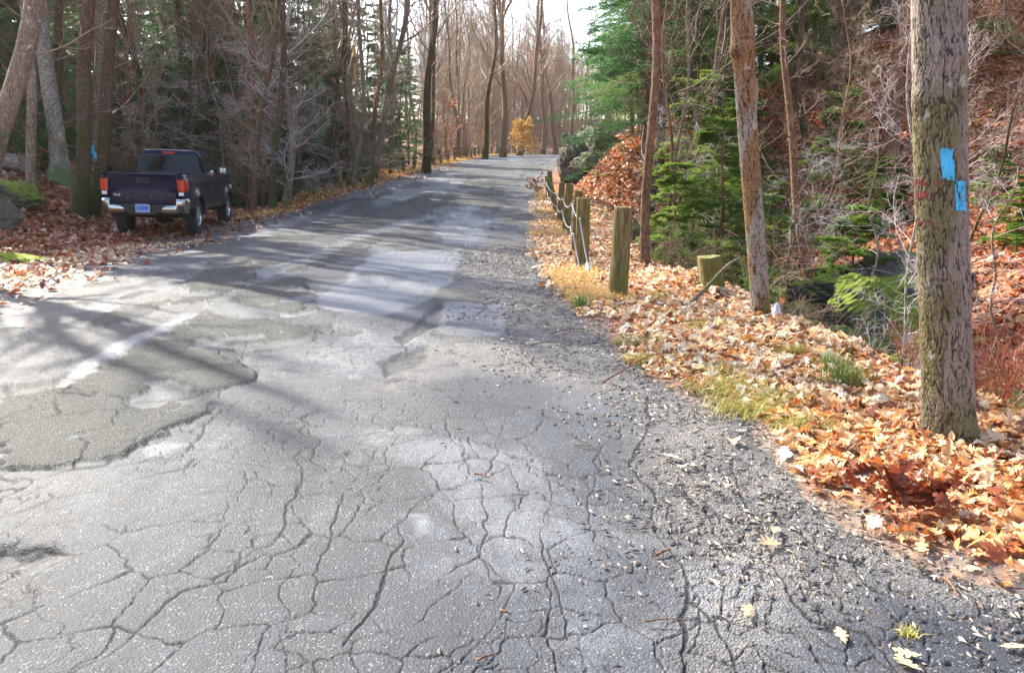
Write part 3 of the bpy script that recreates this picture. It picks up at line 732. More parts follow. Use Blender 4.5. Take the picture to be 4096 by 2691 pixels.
def blades(rg, pos, h, w, lean=.5):
    n = len(pos); az = rg.random(n)*6.283; d = np.stack([np.cos(az), np.sin(az), 0*az], 1); a = np.stack([-np.sin(az), np.cos(az), 0*az], 1)
    hh = h*(.5+.8*rg.random((n, 1))); l = lean*(.4+rg.random((n, 1)))*hh; up = np.array([0, 0, 1.]); ww = w*(.6+.6*rg.random((n, 1)))
    m = pos+up*hh*.6+d*l*.4; e = pos+up*hh*(.9-.2*lean)+d*l*1.3
    V = np.stack([pos-a*ww, pos+a*ww, m+a*ww*.8, m-a*ww*.8, e+a*ww*.1, e-a*ww*.1], 1).reshape(-1, 3)
    b = np.arange(n)[:, None]*6
    F = np.concatenate([b+np.array([[0, 1, 2, 3]]), b+np.array([[3, 2, 4, 5]])], 0)
    return V, F
def rock_mesh(seed, size, block=.5, sub=4, nplanes=9):
    rg = np.random.default_rng(seed)
    # cut a sphere by random planes: faceted block, then roughen
    n = 2**sub*3
    th = np.linspace(0, 2*np.pi, n*2, endpoint=False); ph = np.linspace(-np.pi/2, np.pi/2, n)
    D = np.stack([np.cos(ph)[:, None]*np.cos(th), np.cos(ph)[:, None]*np.sin(th), np.sin(ph)[:, None]*np.ones_like(th)], -1)
    N = norm(rg.normal(size=(nplanes, 3))*np.array([1, 1, .8])); d = rg.uniform(.55, .95, nplanes)
    r = np.full(D.shape[:2], 1.1)
    for i in range(nplanes):
        c = D@N[i]; r = np.where(c > .05, np.minimum(r, d[i]/np.maximum(c, .05)), r)
    r *= 1+.05*(fbm(D[..., 0]*9+D[..., 2]*6, D[..., 1]*9-D[..., 2]*7, 1.6, 4, seed % 13)-.5)*2+.14*(fbm(D[..., 0]*2+D[..., 2]*1.7, D[..., 1]*2-D[..., 2]*1.1, 2.3, 5, seed % 17)-.5)*2
    P = D*r[..., None]*np.array(size)
    m = len(th); i = np.arange(n-1)[:, None]*m; j = np.arange(m)[None]; k = (j+1) % m
    return P.reshape(-1, 3), np.stack([i+j, i+k, i+m+k, i+m+j], -1).reshape(-1, 4)
# ------------------------------------------------------------------ pickup truck (x right, y forward, z up, origin under rear axle)
def font_mesh(text, size, depth, mat, name, parent, loc, rot, sx=1., space=1., bold=0.):
    cu = bpy.data.curves.new(name, 'FONT'); cu.body = text; cu.size = size; cu.extrude = depth; cu.align_x = 'CENTER'; cu.align_y = 'CENTER'
    cu.space_character = space; cu.offset = bold
    o = bpy.data.objects.new('tmp', cu); COL.objects.link(o)
    dg = bpy.context.evaluated_depsgraph_get(); me = bpy.data.meshes.new_from_object(o.evaluated_get(dg)); bpy.data.objects.remove(o)
    me.materials.clear(); me.materials.append(mat)
    q = mobj(name, me, parent, loc); q.rotation_euler = rot; q.scale = (sx, 1, 1); return q
def build_truck():
    paint = NT('midnight_paint'); n = paint.noise(paint.coord(), 2.5, 4); dn = paint.noise(paint.coord((1,1,.5)), 45, 4, .7)
    z = paint.n('SeparateXYZ', {0: paint.coord()}).outputs[2]
    dust = paint.math('MULTIPLY', paint.rng(z, .95, .45, .04, .45), paint.rng(dn, .3, .7, .4, 1))
    col = paint.mix(dust, paint.mix(n, (.002,.006,.026), (.004,.010,.036)), (.07,.062,.055))
    paint.bsdf(col, paint.math('ADD', .16, paint.math('MULTIPLY', dust, .6)), metal=0., Coat_Weight=.10, Coat_Roughness=.05, spec=.12); paint = paint.m
    glass = plain('tinted_glass', (.006,.009,.012), .03, spec=.25); chrome = plain('chrome', (.42,.41,.39), .14, 1.)
    rubber = plain('tyre_rubber', (.022,.022,.024), .75); alloy = plain('alloy', (.55,.60,.62), .25, .9); black = plain('black_plastic', (.012,.012,.014), .5)
    red = plain('red_lens', (.42,.002,.006), .12, spec=.8, Coat_Weight=.5); white = plain('clear_lens', (.75,.75,.78), .12); under = plain('underbody', (.015,.014,.013), .8)
    plate = plain('plate_blue', (.10,.30,.72), .35, var=.05); ink = plain('plate_ink', (.01,.015,.05), .4); silver = plain('badge', (.6,.6,.62), .25, .8)
    gap = plain('panel_gap', (.002,.002,.003), .9); mir = plain('mirror_glass', (.55,.62,.66), .03, 1.)
    t = empty('pickup_truck', (0, 0, 0), label='dark blue pickup truck with open bed parked on the leaf strewn shoulder', category='pickup truck')
    YR, YF, RW = 0., 3.24, .375
    def belt(y): return np.interp(y, [-1.2, .9, 1.0, 2.6, 3.2, 3.8, 4.12], [1.285, 1.285, 1.27, 1.235, 1.20, 1.12, .98])
    def half(y, z):
        w = np.interp(y, [-1.12, -.9, -.3, .9, 2.6, 3.4, 3.9, 4.12], [.905, .93, .945, .935, .94, .93, .86, .70])
        zn = (z-.86)/.43
        x = w*(1-.035*np.maximum(zn, 0)**2.2-.03*np.maximum(-zn, 0)**2)
        x = x+.012*np.exp(-((z-1.12)/.05)**2)-.014*np.exp(-((z-.80)/.10)**2)*ss(.4, .8, y)*(1-ss(2.5, 2.8, y))
        for yc in (YR, YF):
            d = np.hypot((y-yc), (z-RW)*1.0); x = x+.055*np.exp(-((d-.47)/.13)**2)*(z < 1.1+0*y)*ss(1.16, .95, z)
        return x
    def zb(y):
        r = .47; z = .52+.06*ss(.3, -1.1, y)
        for yc in (YR, YF):
            k = np.clip(1-((y-yc)/r)**2, 0, None); z = np.maximum(z, np.where(np.abs(y-yc) < r, RW+r*np.sqrt(k), 0))
        return z
    ys = np.unique(np.concatenate([np.linspace(-1.1, 4.12, 110), np.linspace(YR-.47, YR+.47, 34), np.linspace(YF-.47, YF+.47, 34)]))
    lv = np.linspace(0, 1, 20)
    b = MB()
    for s in (1, -1):
        Z = zb(ys)[:, None]+(belt(ys)-zb(ys))[:, None]*lv[None]; Y = ys[:, None]+0*Z
        X = half(Y, Z)*s; P = np.stack([X, Y, Z], -1)
        # roll the top edge over
        rim = P[:, -1:].copy(); rim[..., 0] -= .018*s; rim[..., 2] += .012; rim2 = rim.copy(); rim2[..., 0] -= .05*s
        b.grid(np.concatenate([P, rim, rim2], 1), flip=s < 0)
        # arch lips and inner side of the skirt
        low = P[:, :1].copy(); inn = low.copy(); inn[..., 0] -= .09*s
        b.grid(np.concatenate([inn, low], 1), flip=s < 0)
        # bed inner wall
        yy = ys[(ys < .9)]; top = np.stack([half(yy, belt(yy))*s-.068*s, yy, belt(yy)+.012], -1)[:, None]
        bot = top.copy(); bot[..., 0] = .74*s; bot[..., 2] = .82
        b.grid(np.concatenate([top, bot], 1), flip=s < 0)
    # bed floor, cab back panel, hood, nose, rear face
    b.box((0, -.1, .80), (.78, .98, .02)); b.box((0, .93, .93), (.86, .02, .345))
    yh = ys[ys > 2.5]; u = np.linspace(-1, 1, 25); X = (half(yh, belt(yh))-.05)[:, None]*u[None]
    Zh = (belt(yh)+.012)[:, None]+.055*(1-np.abs(u[None])**2.5)*ss(4.15, 3.7, yh)[:, None]
    b.grid(np.stack([X, yh[:, None]+0*X, Zh], -1), flip=True)
    zf = np.linspace(.55, .99, 8); b.grid(np.stack([u[None]*.70+0*zf[:, None], 4.12+.05*(1-u[None]**2)+0*zf[:, None], zf[:, None]+0*u[None]], -1))
    for s in (1, -1): b.box((s*.86, -1.11, .92), (.045, .012, .34))
    b.build('body', paint, t, smooth=True)
    # cab upper as stacked rounded rings
    zs = np.array([1.20, 1.28, 1.36, 1.50, 1.62, 1.69, 1.735, 1.77, 1.79, 1.80, 1.805]); yr = np.array([.93, .935, .945, .97, .995, 1.012, 1.03, 1.06, 1.12, 1.25, 1.5])
    yf = np.array([2.86, 2.78, 2.66, 2.44, 2.27, 2.17, 2.08, 1.99, 1.88, 1.75, 1.55]); hw = np.array([.865, .86, .84, .79, .745, .718, .695, .66, .60, .45, .1])
    def ring(z, n=64):
        a, c, h = [np.interp(z, zs, q) for q in (yr, yf, hw)]; th = np.linspace(0, 2*np.pi, n, endpoint=False)
        p = 7.; x = np.sign(np.cos(th))*np.abs(np.cos(th))**(2/p); y = np.sign(np.sin(th))*np.abs(np.sin(th))**(2/p)
        return np.stack([x*h, (a+c)/2+y*(c-a)/2, z+0*x], 1)
    c = MB(); c.grid(np.array([ring(z) for z in zs]), wrap=True); cab = c.build('cab', paint, t, smooth=True)
    def rear(z): return float(np.interp(z, zs, yr))
    def pane(name, pts, off, par, side=None, mat=glass):
        q = MB(); n = len(pts); V = []
        for k in (0, 1):
            for p in pts:
                if side is None: V.append((p[0], rear(p[1])-off+k*.012, p[1]))
                else: V.append((side*(float(np.interp(p[1], zs, hw))+off-k*.012), p[0], p[1]))
        q.add(V, [tuple(range(n)), tuple(range(n, 2*n))[::-1]]+[(i, (i+1) % n, n+(i+1) % n, n+i) for i in range(n)]); return q.build(name, mat, par)
    z0, z1 = 1.315, 1.655
    pane('window_seal', [(-.775,z0-.02),(.775,z0-.02),(.70,z1-.01),(.66,z1+.022),(-.66,z1+.022),(-.70,z1-.01)], .009, t, mat=black)
    pane('rear_window', [(-.755,z0),(-.27,z0),(-.255,z1),(-.655,z1),(-.685,z1-.03)], .014, t)
    pane('rear_window', [(-.25,z0),(.25,z0),(.24,z1),(-.24,z1)], .014, t)
    pane('rear_window', [(.27,z0),(.755,z0),(.685,z1-.03),(.655,z1),(.255,z1)], .014, t)
    for s in (1, -1):
        pane('side_window', [(1.10,1.30),(1.50,1.30),(1.50,1.655),(1.20,1.655),(1.15,1.62)], .012, t, s)
        pane('side_window', [(1.56,1.30),(2.52,1.29),(2.40,1.40),(2.12,1.60),(2.02,1.65),(1.56,1.655)], .012, t, s)
        # door skin standing a little proud, dark gap round it
        for nm, (ya, yb) in (('gap', (1.02, 2.60)), ('rear_door', (1.04, 1.50)), ('door', (1.515, 2.585))):
            yy = np.linspace(ya, yb, 24); zz = np.linspace(.575, 1.25, 18); Y, Z = np.meshgrid(yy, zz, indexing='ij')
            o = .002 if nm == 'gap' else .008
            X = s*(half(Y, Z)+o); q = MB(); q.grid(np.stack([X, Y, Z], -1), flip=s < 0); d = q.build('door_seam' if nm == 'gap' else nm, gap if nm == 'gap' else paint, t, smooth=True)
            if nm == 'door':
                h = MB(); h.box((s*(float(half(1.72, 1.06))+.03), 1.68, 1.06), (.014, .10, .016), bev=.006); h.build('door_handle', chrome if s > 0 else chrome, d)
        m = MB(); m.box((s*1.02, 2.42, 1.33), (.10, .05, .085), bev=.04); mr = m.build('side_mirror', paint, t)
        g = MB(); g.box((s*1.02, 2.366, 1.33), (.082, .006, .066), bev=.003); g.build('mirror_glass', mir, mr); a = MB(); a.box((s*.90, 2.43, 1.28), (.07, .02, .02), bev=.008); a.build('mirror_arm', black, mr)
        r_ = MB(); r_.box((s*.88, 1.62, .53), (.05, 1.05, .035), bev=.02); r_.build('rocker_step', black, t)
        # arch trims
        for yc in (YR, YF):
            a = np.linspace(0, np.pi, 26); A = MB()
            P = [[(s*(float(half(np.array(yc+rr*math.cos(q)), np.array(RW+rr*math.sin(q))))+dx), yc+rr*math.cos(q), RW+rr*math.sin(q)) for rr, dx in ((.462, -.10), (.465, .004), (.485, .012), (.515, .006), (.53, -.004))] for q in a]
            A.grid(np.array(P), flip=s < 0); A.build('wheel_arch', paint, t, smooth=True)
            w = MB(); a2 = np.linspace(-.1, np.pi+.1, 20); w.grid(np.array([[(s*xx, yc+rr*math.cos(q), RW+.03+rr*math.sin(q)) for q in a2] for xx, rr in ((.50, .02), (.50, .46), (.86, .46))])); w.build('wheel_well', under, t)
        # tail lights
        T = MB()
        prof = [(.765, -1.126), (.81, -1.136), (.88, -1.142), (.938, -1.118), (.962, -1.02), (.958, -.90)]
        zz = np.linspace(.945, 1.18, 6)
        T.grid(np.array([[(s*(x-.02*max(0, (zq-1.1)/.1)), y, zq) for x, y in prof] for zq in zz]), flip=s > 0)
        T.grid(np.array([[(s*x, y, .945) for x, y in prof], [(s*x*.97, y+.05, .945) for x, y in prof]])); T.grid(np.array([[(s*(x-.02), y, 1.185) for x, y in prof], [(s*x*.95, y+.05, 1.19) for x, y in prof]]))
        tl = T.build('tail_light', red, t, smooth=True)
        W = MB(); W.box((s*.845, -1.128, .89), (.075, .016, .05), bev=.01); W.build('reverse_lamp', black, tl); W2 = MB(); W2.box((s*.845, -1.144, .895), (.055, .006, .032), bev=.004); W2.build('reverse_lens', white, tl)
        # chrome bumper ends wrapping the corner
        C = MB(); pr = [(.34, -1.215), (.50, -1.235), (.735, -1.24), (.76, -1.235), (.88, -1.20), (.955, -1.10), (.965, -.92)]
        zc = [(.50, .03), (.52, .0), (.60, -.0), (.655, .012), (.67, .05)]
        P = np.array([[(s*(x-(.0 if i < 3 else dy*.8)), y+dy, z_ + (.13 if i >= 3 and k >= 2 else 0)*(1 if i >= 3 else 0) ) for i, (x, y) in enumerate(pr)] for k, (z_, dy) in enumerate(zc)])
        C.grid(P, flip=s > 0); C.build('bumper_corner', chrome, t, smooth=True)
        hl = MB(); hl.box((s*.70, 4.03, .90), (.16, .08, .07), bev=.04); hl.build('headlight', white, t)
    # tailgate
    g = MB(); zz = np.array([.66, .665, .70, .90, .93, 1.10, 1.24, 1.275, 1.30, 1.305]); yy = np.array([-1.10, -1.125, -1.135, -1.130, -1.124, -1.128, -1.142, -1.160, -1.155, -1.08]); u = np.linspace(-1, 1, 31)
    g.grid(np.array([[(.72*a, y+.01*a*a, z) for a in u] for z, y in zip(zz, yy)])[:, ::-1]); g.box((0, -1.09, .98), (.72, .028, .32)); tg = g.build('tailgate', paint, t, smooth=True)
    h = MB(); h.box((0, -1.134, 1.155), (.145, .012, .052), bev=.012); hh = h.build('gate_handle', black, tg)
    h = MB(); h.box((0, -1.148, 1.168), (.10, .006, .020), bev=.005); h.build('handle_lever', paint, hh)
    font_mesh('TACOMA', .105, .004, plain('embossed_letters', (.055,.06,.075), .25, .4), 'lettering', tg, (-.04, -1.135, .80), (R(90), 0, 0), 1.9, 1.3)
    font_mesh('4x4', .085, .004, silver, 'badge', tg, (-.58, -1.136, .86), (R(90), 0, 0), 1.25, 1.0)
    bp = MB(); bp.box((0, -1.17, .585), (.90, .055, .085), bev=.02); bp.box((0, -1.205, .60), (.36, .03, .05), bev=.012); bp.box((0, -1.17, .50), (.30, .07, .03), bev=.01); bu = bp.build('bumper', black, t)
    p = MB(); p.box((0, -1.243, .60), (.155, .004, .082), bev=.003); pl = p.build('licence_plate', plate, t)
    p = MB(); 
    for sx, sz, hx, hz in ((0, .077, .155, .005), (0, -.077, .155, .005), (.150, 0, .005, .082), (-.150, 0, .005, .082)): p.box((sx, -1.249, .60+sz), (hx, .003, hz))
    p.build('plate_frame', silver, pl)
    font_mesh('C·202493', .078, .0015, ink, 'plate_number', pl, (0, -1.2485, .60), (R(90), 0, 0), .82, 1.0, .0015)
    br = MB(); br.box((0, 1.018, 1.715), (.15, .022, .022), bev=.008); br.build('brake_light', red, t)
    an = MB(); an.box((0, 1.35, 1.82), (.03, .06, .025), bev=.02); an.build('roof_antenna', black, t)
    # windscreen
    q = MB(); V = []
    for zq in np.linspace(1.30, 1.68, 6):
        V.append([(u_*(np.interp(zq, zs, hw)-.09), float(np.interp(zq, zs, yf))+.012, zq) for u_ in np.linspace(-1, 1, 9)])
    q.grid(np.array(V)); q.build('windscreen', glass, t, smooth=True)
    # wheels
    tp = [(-.125, .20), (-.135, .24), (-.130, .31), (-.115, .352), (-.085, .372), (0, .377), (.085, .372), (.115, .352), (.130, .31), (.135, .24), (.120, .215), (.095, .205)]
    first = None
    for s, yc in ((1, YR), (-1, YR), (1, YF), (-1, YF)):
        if first is None:
            w = MB(); w.lathe(tp, 'x', n=48)
            for k in range(48):
                a = 2*math.pi*k/48; ca, sa = math.cos(a), math.sin(a); rot = [[1,0,0],[0,ca,-sa],[0,sa,ca]]
                for xx, hx in ((-.085, .032), (0.01 if k % 2 else -.01, .03), (.085, .032)): w.box((xx, -sa*.375, ca*.375), (hx, .014, .011), rot)
            wh = w.build('wheel', rubber, t, smooth=False)
            rm = MB(); rm.lathe([(.125, .208), (.128, .196), (.10, .188), (.02, .18), (-.08, .19)], 'x', n=40)
            for k in range(6):
                a = 2*math.pi*k/6; ca, sa = math.cos(a), math.sin(a); rot = [[1,0,0],[0,ca,-sa],[0,sa,ca]]
                for e in (-1, 1): 
                    a2 = a+e*.11; c2, s2 = math.cos(a2), math.sin(a2); rot2 = [[1,0,0],[0,c2,-s2],[0,s2,c2]]
                    rm.box((.10, -s2*.12, c2*.12), (.014, .017, .078), rot2, bev=.006)
            rm.lathe([(.122, .0), (.122, .036), (.11, .055), (.06, .06)], 'x', n=24); r_ = rm.build('rim', alloy, wh, smooth=False)
            dk = MB(); dk.lathe([(.02, .0), (.02, .185)], 'x', n=32); dk.lathe([(.05, .02), (.055, .13), (.04, .14), (.02, .14)], 'x', n=24); dk.build('brake_disc', under, wh)
            first = wh
        else:
            wh = first.copy(); link(wh, t)
            for ch in list(first.children): cc = ch.copy(); link(cc, wh)
        wh.location = (s*.80, yc, RW); wh.rotation_euler = (R(17*yc), 0, 0 if s > 0 else math.pi)
    u_ = MB(); u_.box((0, 1.5, .60), (.48, 2.5, .06), bev=.02)
    for s in (-1, 1): u_.box((s*.45, 1.3, .52), (.045, 2.5, .05), bev=.01); u_.tube([(s*.55, -.65, .55), (s*.55, 0, .44), (s*.55, .65, .55)], .03, 6)
    u_.tube([(-.72, 0, RW), (.72, 0, RW)], .045, 10); u_.lathe([(-.16, .06), (-.10, .14), (0, .16), (.10, .14), (.16, .06)], 'x', (0.05, 0, RW), 16); u_.tube([(-.72, YF, RW), (.72, YF, RW)], .04, 8)
    u_.tube([(.4, -.95, .45), (.4, .4, .48), (.3, 2., .5)], .035, 8); u_.lathe([(-.10, .05), (-.10, .31), (-.05, .35), (.05, .35), (.10, .31), (.10, .05)], 'z', (0, -.62, .50), 24)
    u_.box((0, 3.4, .62), (.6, .5, .16), bev=.05); u_.build('chassis', under, t)
    # place: rear right wheel and heading from the photograph
    rr = np.array([-7.58, 19.2]); head = R(7.5)
    cx, cy = rr[0]-.80*math.cos(head), rr[1]-.80*math.sin(head)
    fx, fy = cx-3.24*math.sin(head), cy+3.24*math.cos(head)
    zc, zf = float(hgt(cx, cy)), float(hgt(fx, fy))
    def gz(lx, ly): return float(hgt(cx+lx*math.cos(head)-ly*math.sin(head), cy+lx*math.sin(head)+ly*math.cos(head)))
    roll = math.atan2((gz(.8, 0)+gz(.8, YF)-gz(-.8, 0)-gz(-.8, YF))/2, 1.6)
    t.location = (cx, cy, (gz(.8, 0)+gz(-.8, 0))/2+.012); t.rotation_mode = 'XYZ'
    t.scale = (.96, 1., 1.09)
    t.rotation_euler = (math.atan2((gz(.8, YF)+gz(-.8, YF)-gz(.8, 0)-gz(-.8, 0))/2, 3.24), -roll, head)
    return t
# ------------------------------------------------------------------ hero trunks with real bark relief
def hero_trunk(name, base, H, r0, r1, lean, bark, seed, label, cat='tree', flare=.35, relief=.014, res=360, rows=1000, group=None, blaze=(), burls=(), redmarks=()):
    rg = np.random.default_rng(seed)
    o = empty(name, base, label=label, category=cat)
    zt = np.linspace(0, 1, rows)**1.7*H; th = np.linspace(0, 2*np.pi, res, endpoint=False)
    t = zt/H; r = r0+(r1-r0)*t
    Z, T = np.meshgrid(zt, th, indexing='ij')
    cxs = lean[0]*Z+.018*np.sin(Z*1.3+seed); cys = lean[1]*Z+.015*np.cos(Z*1.1+seed)
    root = flare*np.exp(-Z/.17)*(.5+.5*np.abs(np.cos(T*2.+seed)+.5*np.cos(T*3.5)))
    # vertical plates: cellular pattern wrapped round the trunk (mirrored seam away from view)
    s = T*r0
    Rr = r[:, None]
    ci, si = np.cos(T)*r0, np.sin(T)*r0
    w1 = (fbm(s, Z, 6, 3, seed)-.5)*.05
    n1 = fbm(s+w1, Z*.16, 62, 3, seed % 7); n2 = fbm(s+w1*1.3, Z*.26, 110, 2, seed % 5+2); vx = voro(s+w1, (Z+w1)*.42, 60, seed % 7)
    n = fbm(s, Z*.4, 30, 4, seed+3)
    plate = (ss(.0, .085, np.abs(n1-.5))*.62+ss(0, .08, np.abs(n2-.5))*.38)*(.65+.35*ss(.03, .25, vx))
    h = plate*relief+(n-.5)*relief*.7
    for (bz, bt, br, bh) in burls: h = h+bh*np.exp(-(((Z-bz)/br)**2+((np.angle(np.exp(1j*(T-bt)))*r0)/br)**2))
    rad = Rr*(1+root+.04*np.sin(T*3+Z*.7+seed)+.025*np.sin(T*5-Z*1.3))+h
    def pos(rad): return np.stack([cxs+rad*np.cos(T), cys+rad*np.sin(T), Z], -1)
    i = np.arange(rows-1)[:, None]*res; j = np.arange(res)[None]; k = (j+1) % res
    F = np.stack([i+j, i+k, i+res+k, i+res+j], -1).reshape(-1, 4)
    me = npmesh('trunk', pos(rad).reshape(-1, 3), F, [bark]); fattr(me, 'groove', (1-np.clip(plate*.8+n*.3, 0, 1)).ravel()); tr = mobj('trunk', me, o)
    for kind, zc, tc, hz, hw_, mat in blaze:
        dz = np.abs(Z-zc)/hz; dt = np.abs(np.angle(np.exp(1j*(T-tc))))*r0/hw_
        m = (np.maximum(dz, dt)+(fbm(s, Z, 26, 3, 9+seed)-.5)*.42 < 1.) & (plate+n*.5 > .58)
        if kind == 'faded_mark': m &= fbm(s*3, Z*.3, 30, 3, 4) > .5
        P = pos(rad+.0025).reshape(-1, 3); q = (m[:-1, :]).reshape(-1); FF = F[q]
        if not len(FF): continue
        used, inv = np.unique(FF, return_inverse=True)
        mobj(kind, npmesh(kind, P[used], inv.reshape(-1, 4), [mat]), o)
    return o
def hero_bark(name, dark, mid, light, green, ga, patchy=None):
    m = NT(name); g = m.attr('groove'); p = m.coord((1, 1, .4)); n = m.noise(p, 40, 5, .7); big = m.noise(m.coord((1, 1, .6)), 2.4, 4)
    col = m.mix(n, mid, light); col = m.mix(m.rng(big, .35, .65, 0, .5), col, m.mix(.5, mid, light))
    if patchy: col = m.mix(m.rng(m.noise(m.coord((1, 1, .35)), 3.2, 4, .6), .44, .56), col, m.mix(n, patchy, tuple(min(1, c*1.9) for c in patchy)))
    z = m.n('SeparateXYZ', {0: m.coord()}).outputs[2]; gx = m.n('SeparateXYZ', {0: m.coord()}).outputs[0]
    gm = m.math('ADD', m.noise(m.coord((1, 1, .5)), 2.2, 4, .65), m.math('ADD', m.rng(z, 0, 1.9, .16, -.03), m.rng(gx, -.25, .25, ga*.35, -ga*.2)))
    col = m.mix(m.rng(gm, .60, .74, 0, .75), col, green)
    ln = m.noise(m.coord((1, 1, .8)), 7, 4, .6); col = m.mix(m.rng(ln, .66, .72, 0, .55), col, (.50, .54, .44))
    col = m.mix(m.rng(g, .18, .60), col, dark)
    m.bsdf(col, .85, n, .5, .006, spec=.25); return m.m

# ------------------------------------------------------------------ guard posts and cables
def guard_post(base, top, w, seed, label, group=None, thick=None, sides=None):
    """squarish split post from base to top (world points)"""
    rg = np.random.default_rng(seed); base = np.array(base, float); top = np.array(top, float); H = np.linalg.norm(top-base)+.10; ax = (top-base)/np.linalg.norm(top-base)
    o = empty('guard_post', base, label=label, category='guard post', group=group)
    n, rows = 48, 50; th = np.linspace(0, 2*np.pi, n, endpoint=False); p = 3.2
    cx = np.sign(np.cos(th))*np.abs(np.cos(th))**(2/p); cy = np.sign(np.sin(th))*np.abs(np.sin(th))**(2/p)
    hw, hd = w/2, (thick or w*.85)/2
    x0 = norm(np.cross(ax, [0, 1., 0])); y0 = np.cross(ax, x0)*-1
    rot = rg.uniform(-.25, .25); ca, sa = math.cos(rot), math.sin(rot)
    P = []
    zz = np.concatenate([np.linspace(-.12, H-.10, rows), [H-.10, H-.098, H-.096]])
    for i, z in enumerate(zz):
        k = 1.-.10*z/H; 
        if i == rows: k *= .95
        if i == rows+1: k *= .55
        if i == rows+2: k = .02
        gr = (fbm(th*4+seed, z*.5+0*th, 4, 3, seed % 9)-.5)*.05
        X, Y = cx*hw*k*(1+gr), cy*hd*k*(1+gr); X, Y = X*ca-Y*sa, X*sa+Y*ca
        slant = .0 if i < rows-1 else .08*X+.1*(fbm(X*9, Y*9, 1, 2, seed % 5)-.5)*w
        P.append(x0*X[:, None]+y0*Y[:, None]+ax*(z+slant+0*X)[:, None])
    m = MB(); m.grid(np.array(P), wrap=True); m.build('post_timber', POSTM, o, smooth=True); return o
def post_material():
    m = NT('mossy_timber'); p = m.coord((1, 1, .10)); n = m.noise(p, 55, 5, .7, .3); n2 = m.noise(p, 16, 4, .6)
    col = m.ramp(m.math('ADD', m.math('MULTIPLY', n, .6), m.math('MULTIPLY', n2, .4)), [(.3, (.03,.02,.008)), (.5, (.17,.12,.045)), (.72, (.42,.37,.20))])
    g = m.noise(m.coord((1, 1, .35)), 3.4, 4, .65); oi = m.n('ObjectInfo').outputs['Random']
    col = m.mix(m.rng(g, .42, .60, 0, .8), col, m.mix(n, (.035,.06,.006), (.17,.19,.03)))
    nz = m.n('SeparateXYZ', {0: m.n('NewGeometry').outputs['Normal']}).outputs[2]
    col = m.mix(m.rng(nz, .6, .85, 0, .5), col, m.mix(n, (.12,.16,.02), (.30,.31,.12)))
    ck = m.noise(m.coord((1, 1, .05)), 38, 3, .5); col = m.mix(m.rng(ck, .66, .72), col, (.015,.01,.006))
    m.bsdf(col, .85, m.math('SUBTRACT', n, m.math('MULTIPLY', m.rng(ck, .62, .72), 1.2)), .8, .02, spec=.25); return m.m
POSTM = post_material()
def cable(pts, r, label, mat, twist=True, group=None, name='guard_cable', sub=14, n=8):
    pts = np.array(pts, float)
    # smooth interpolation with a little sag between the posts
    Q = []
    for a, b in zip(pts[:-1], pts[1:]):
        t = np.linspace(0, 1, sub, endpoint=False)[:, None]; L = np.linalg.norm(b-a); q = a*(1-t)+b*t; q[:, 2] -= (.035*L*4*t*(1-t)).ravel(); Q.append(q)
    Q.append(pts[-1:]); Q = np.concatenate(Q)
    m = MB()
    if twist:
        s = np.concatenate([[0], np.cumsum(np.linalg.norm(np.diff(Q, axis=0), axis=1))]); N = int(s[-1]/.022); ss_ = np.linspace(0, s[-1], N)
        C = np.stack([np.interp(ss_, s, Q[:, i]) for i in range(3)], 1); T = norm(np.gradient(C, axis=0)); a = norm(np.cross(T, [0, .3, 1.])); b = np.cross(T, a)
        for k in range(3):
            ph = ss_*2*np.pi/.16+k*2*np.pi/3
            m.tube(C+(np.cos(ph)[:, None]*a+np.sin(ph)[:, None]*b)*r*.55, r*.62, 6)
    else: m.tube(Q, r, n)
    return m.build(name, mat, None, smooth=True, label=label, category='cable', group=group)
# ------------------------------------------------------------------ world, sun, camera
SUN_AZ, SUN_EL = R(-45), R(37)
w = bpy.data.worlds.new('World'); SC.world = w; w.use_nodes = True
nt = w.node_tree; bg = nt.nodes['Background']; sky = nt.nodes.new('ShaderNodeTexSky'); sky.sky_type = 'NISHITA'; sky.sun_disc = False
sky.sun_elevation = SUN_EL; sky.sun_rotation = SUN_AZ; sky.air_density = 1.0; sky.dust_density = 2.5; sky.ozone_density = 1.5
nt.links.new(sky.outputs[0], bg.inputs[0]); bg.inputs[1].default_value = .15
sd = Vector((math.sin(SUN_AZ)*math.cos(SUN_EL), math.cos(SUN_AZ)*math.cos(SUN_EL), math.sin(SUN_EL)))
ld = bpy.data.lights.new('sun', 'SUN'); ld.energy = 4.2; ld.angle = R(.7); ld.color = (1, .92, .77)
lo = bpy.data.objects.new('sun', ld); lo.rotation_euler = sd.to_track_quat('Z', 'Y').to_euler(); lo.location = (-20, 30, 40); COL.objects.link(lo)
cd = bpy.data.cameras.new('camera'); cd.sensor_width = 36; cd.lens = 36*FPX/1024; cd.clip_start = .05; cd.clip_end = 6000
cam = bpy.data.objects.new('camera', cd); cam.location = (0, 0, CZ); cam.rotation_euler = (math.pi/2-PITCH, 0, 0); COL.objects.link(cam); SC.camera = cam
SC.view_settings.view_transform = 'Standard'; SC.view_settings.look = 'None'; SC.view_settings.exposure = 1.98; SC.view_settings.gamma = 1
SC.cycles.use_denoising = True
try: SC.cycles.denoiser = 'OPENIMAGEDENOISE'; SC.cycles.denoising_prefilter = 'ACCURATE'
except Exception: pass
SC.cycles.max_bounces = 6; SC.cycles.diffuse_bounces = 3; SC.cycles.glossy_bounces = 2; SC.cycles.transmission_bounces = 3; SC.cycles.transparent_max_bounces = 4
SC.cycles.sample_clamp_indirect = 6; SC.cycles.use_adaptive_sampling = False; SC.render.use_persistent_data = False
SC.render.film_transparent = False

build_ground()
build_road()
truck = build_truck()

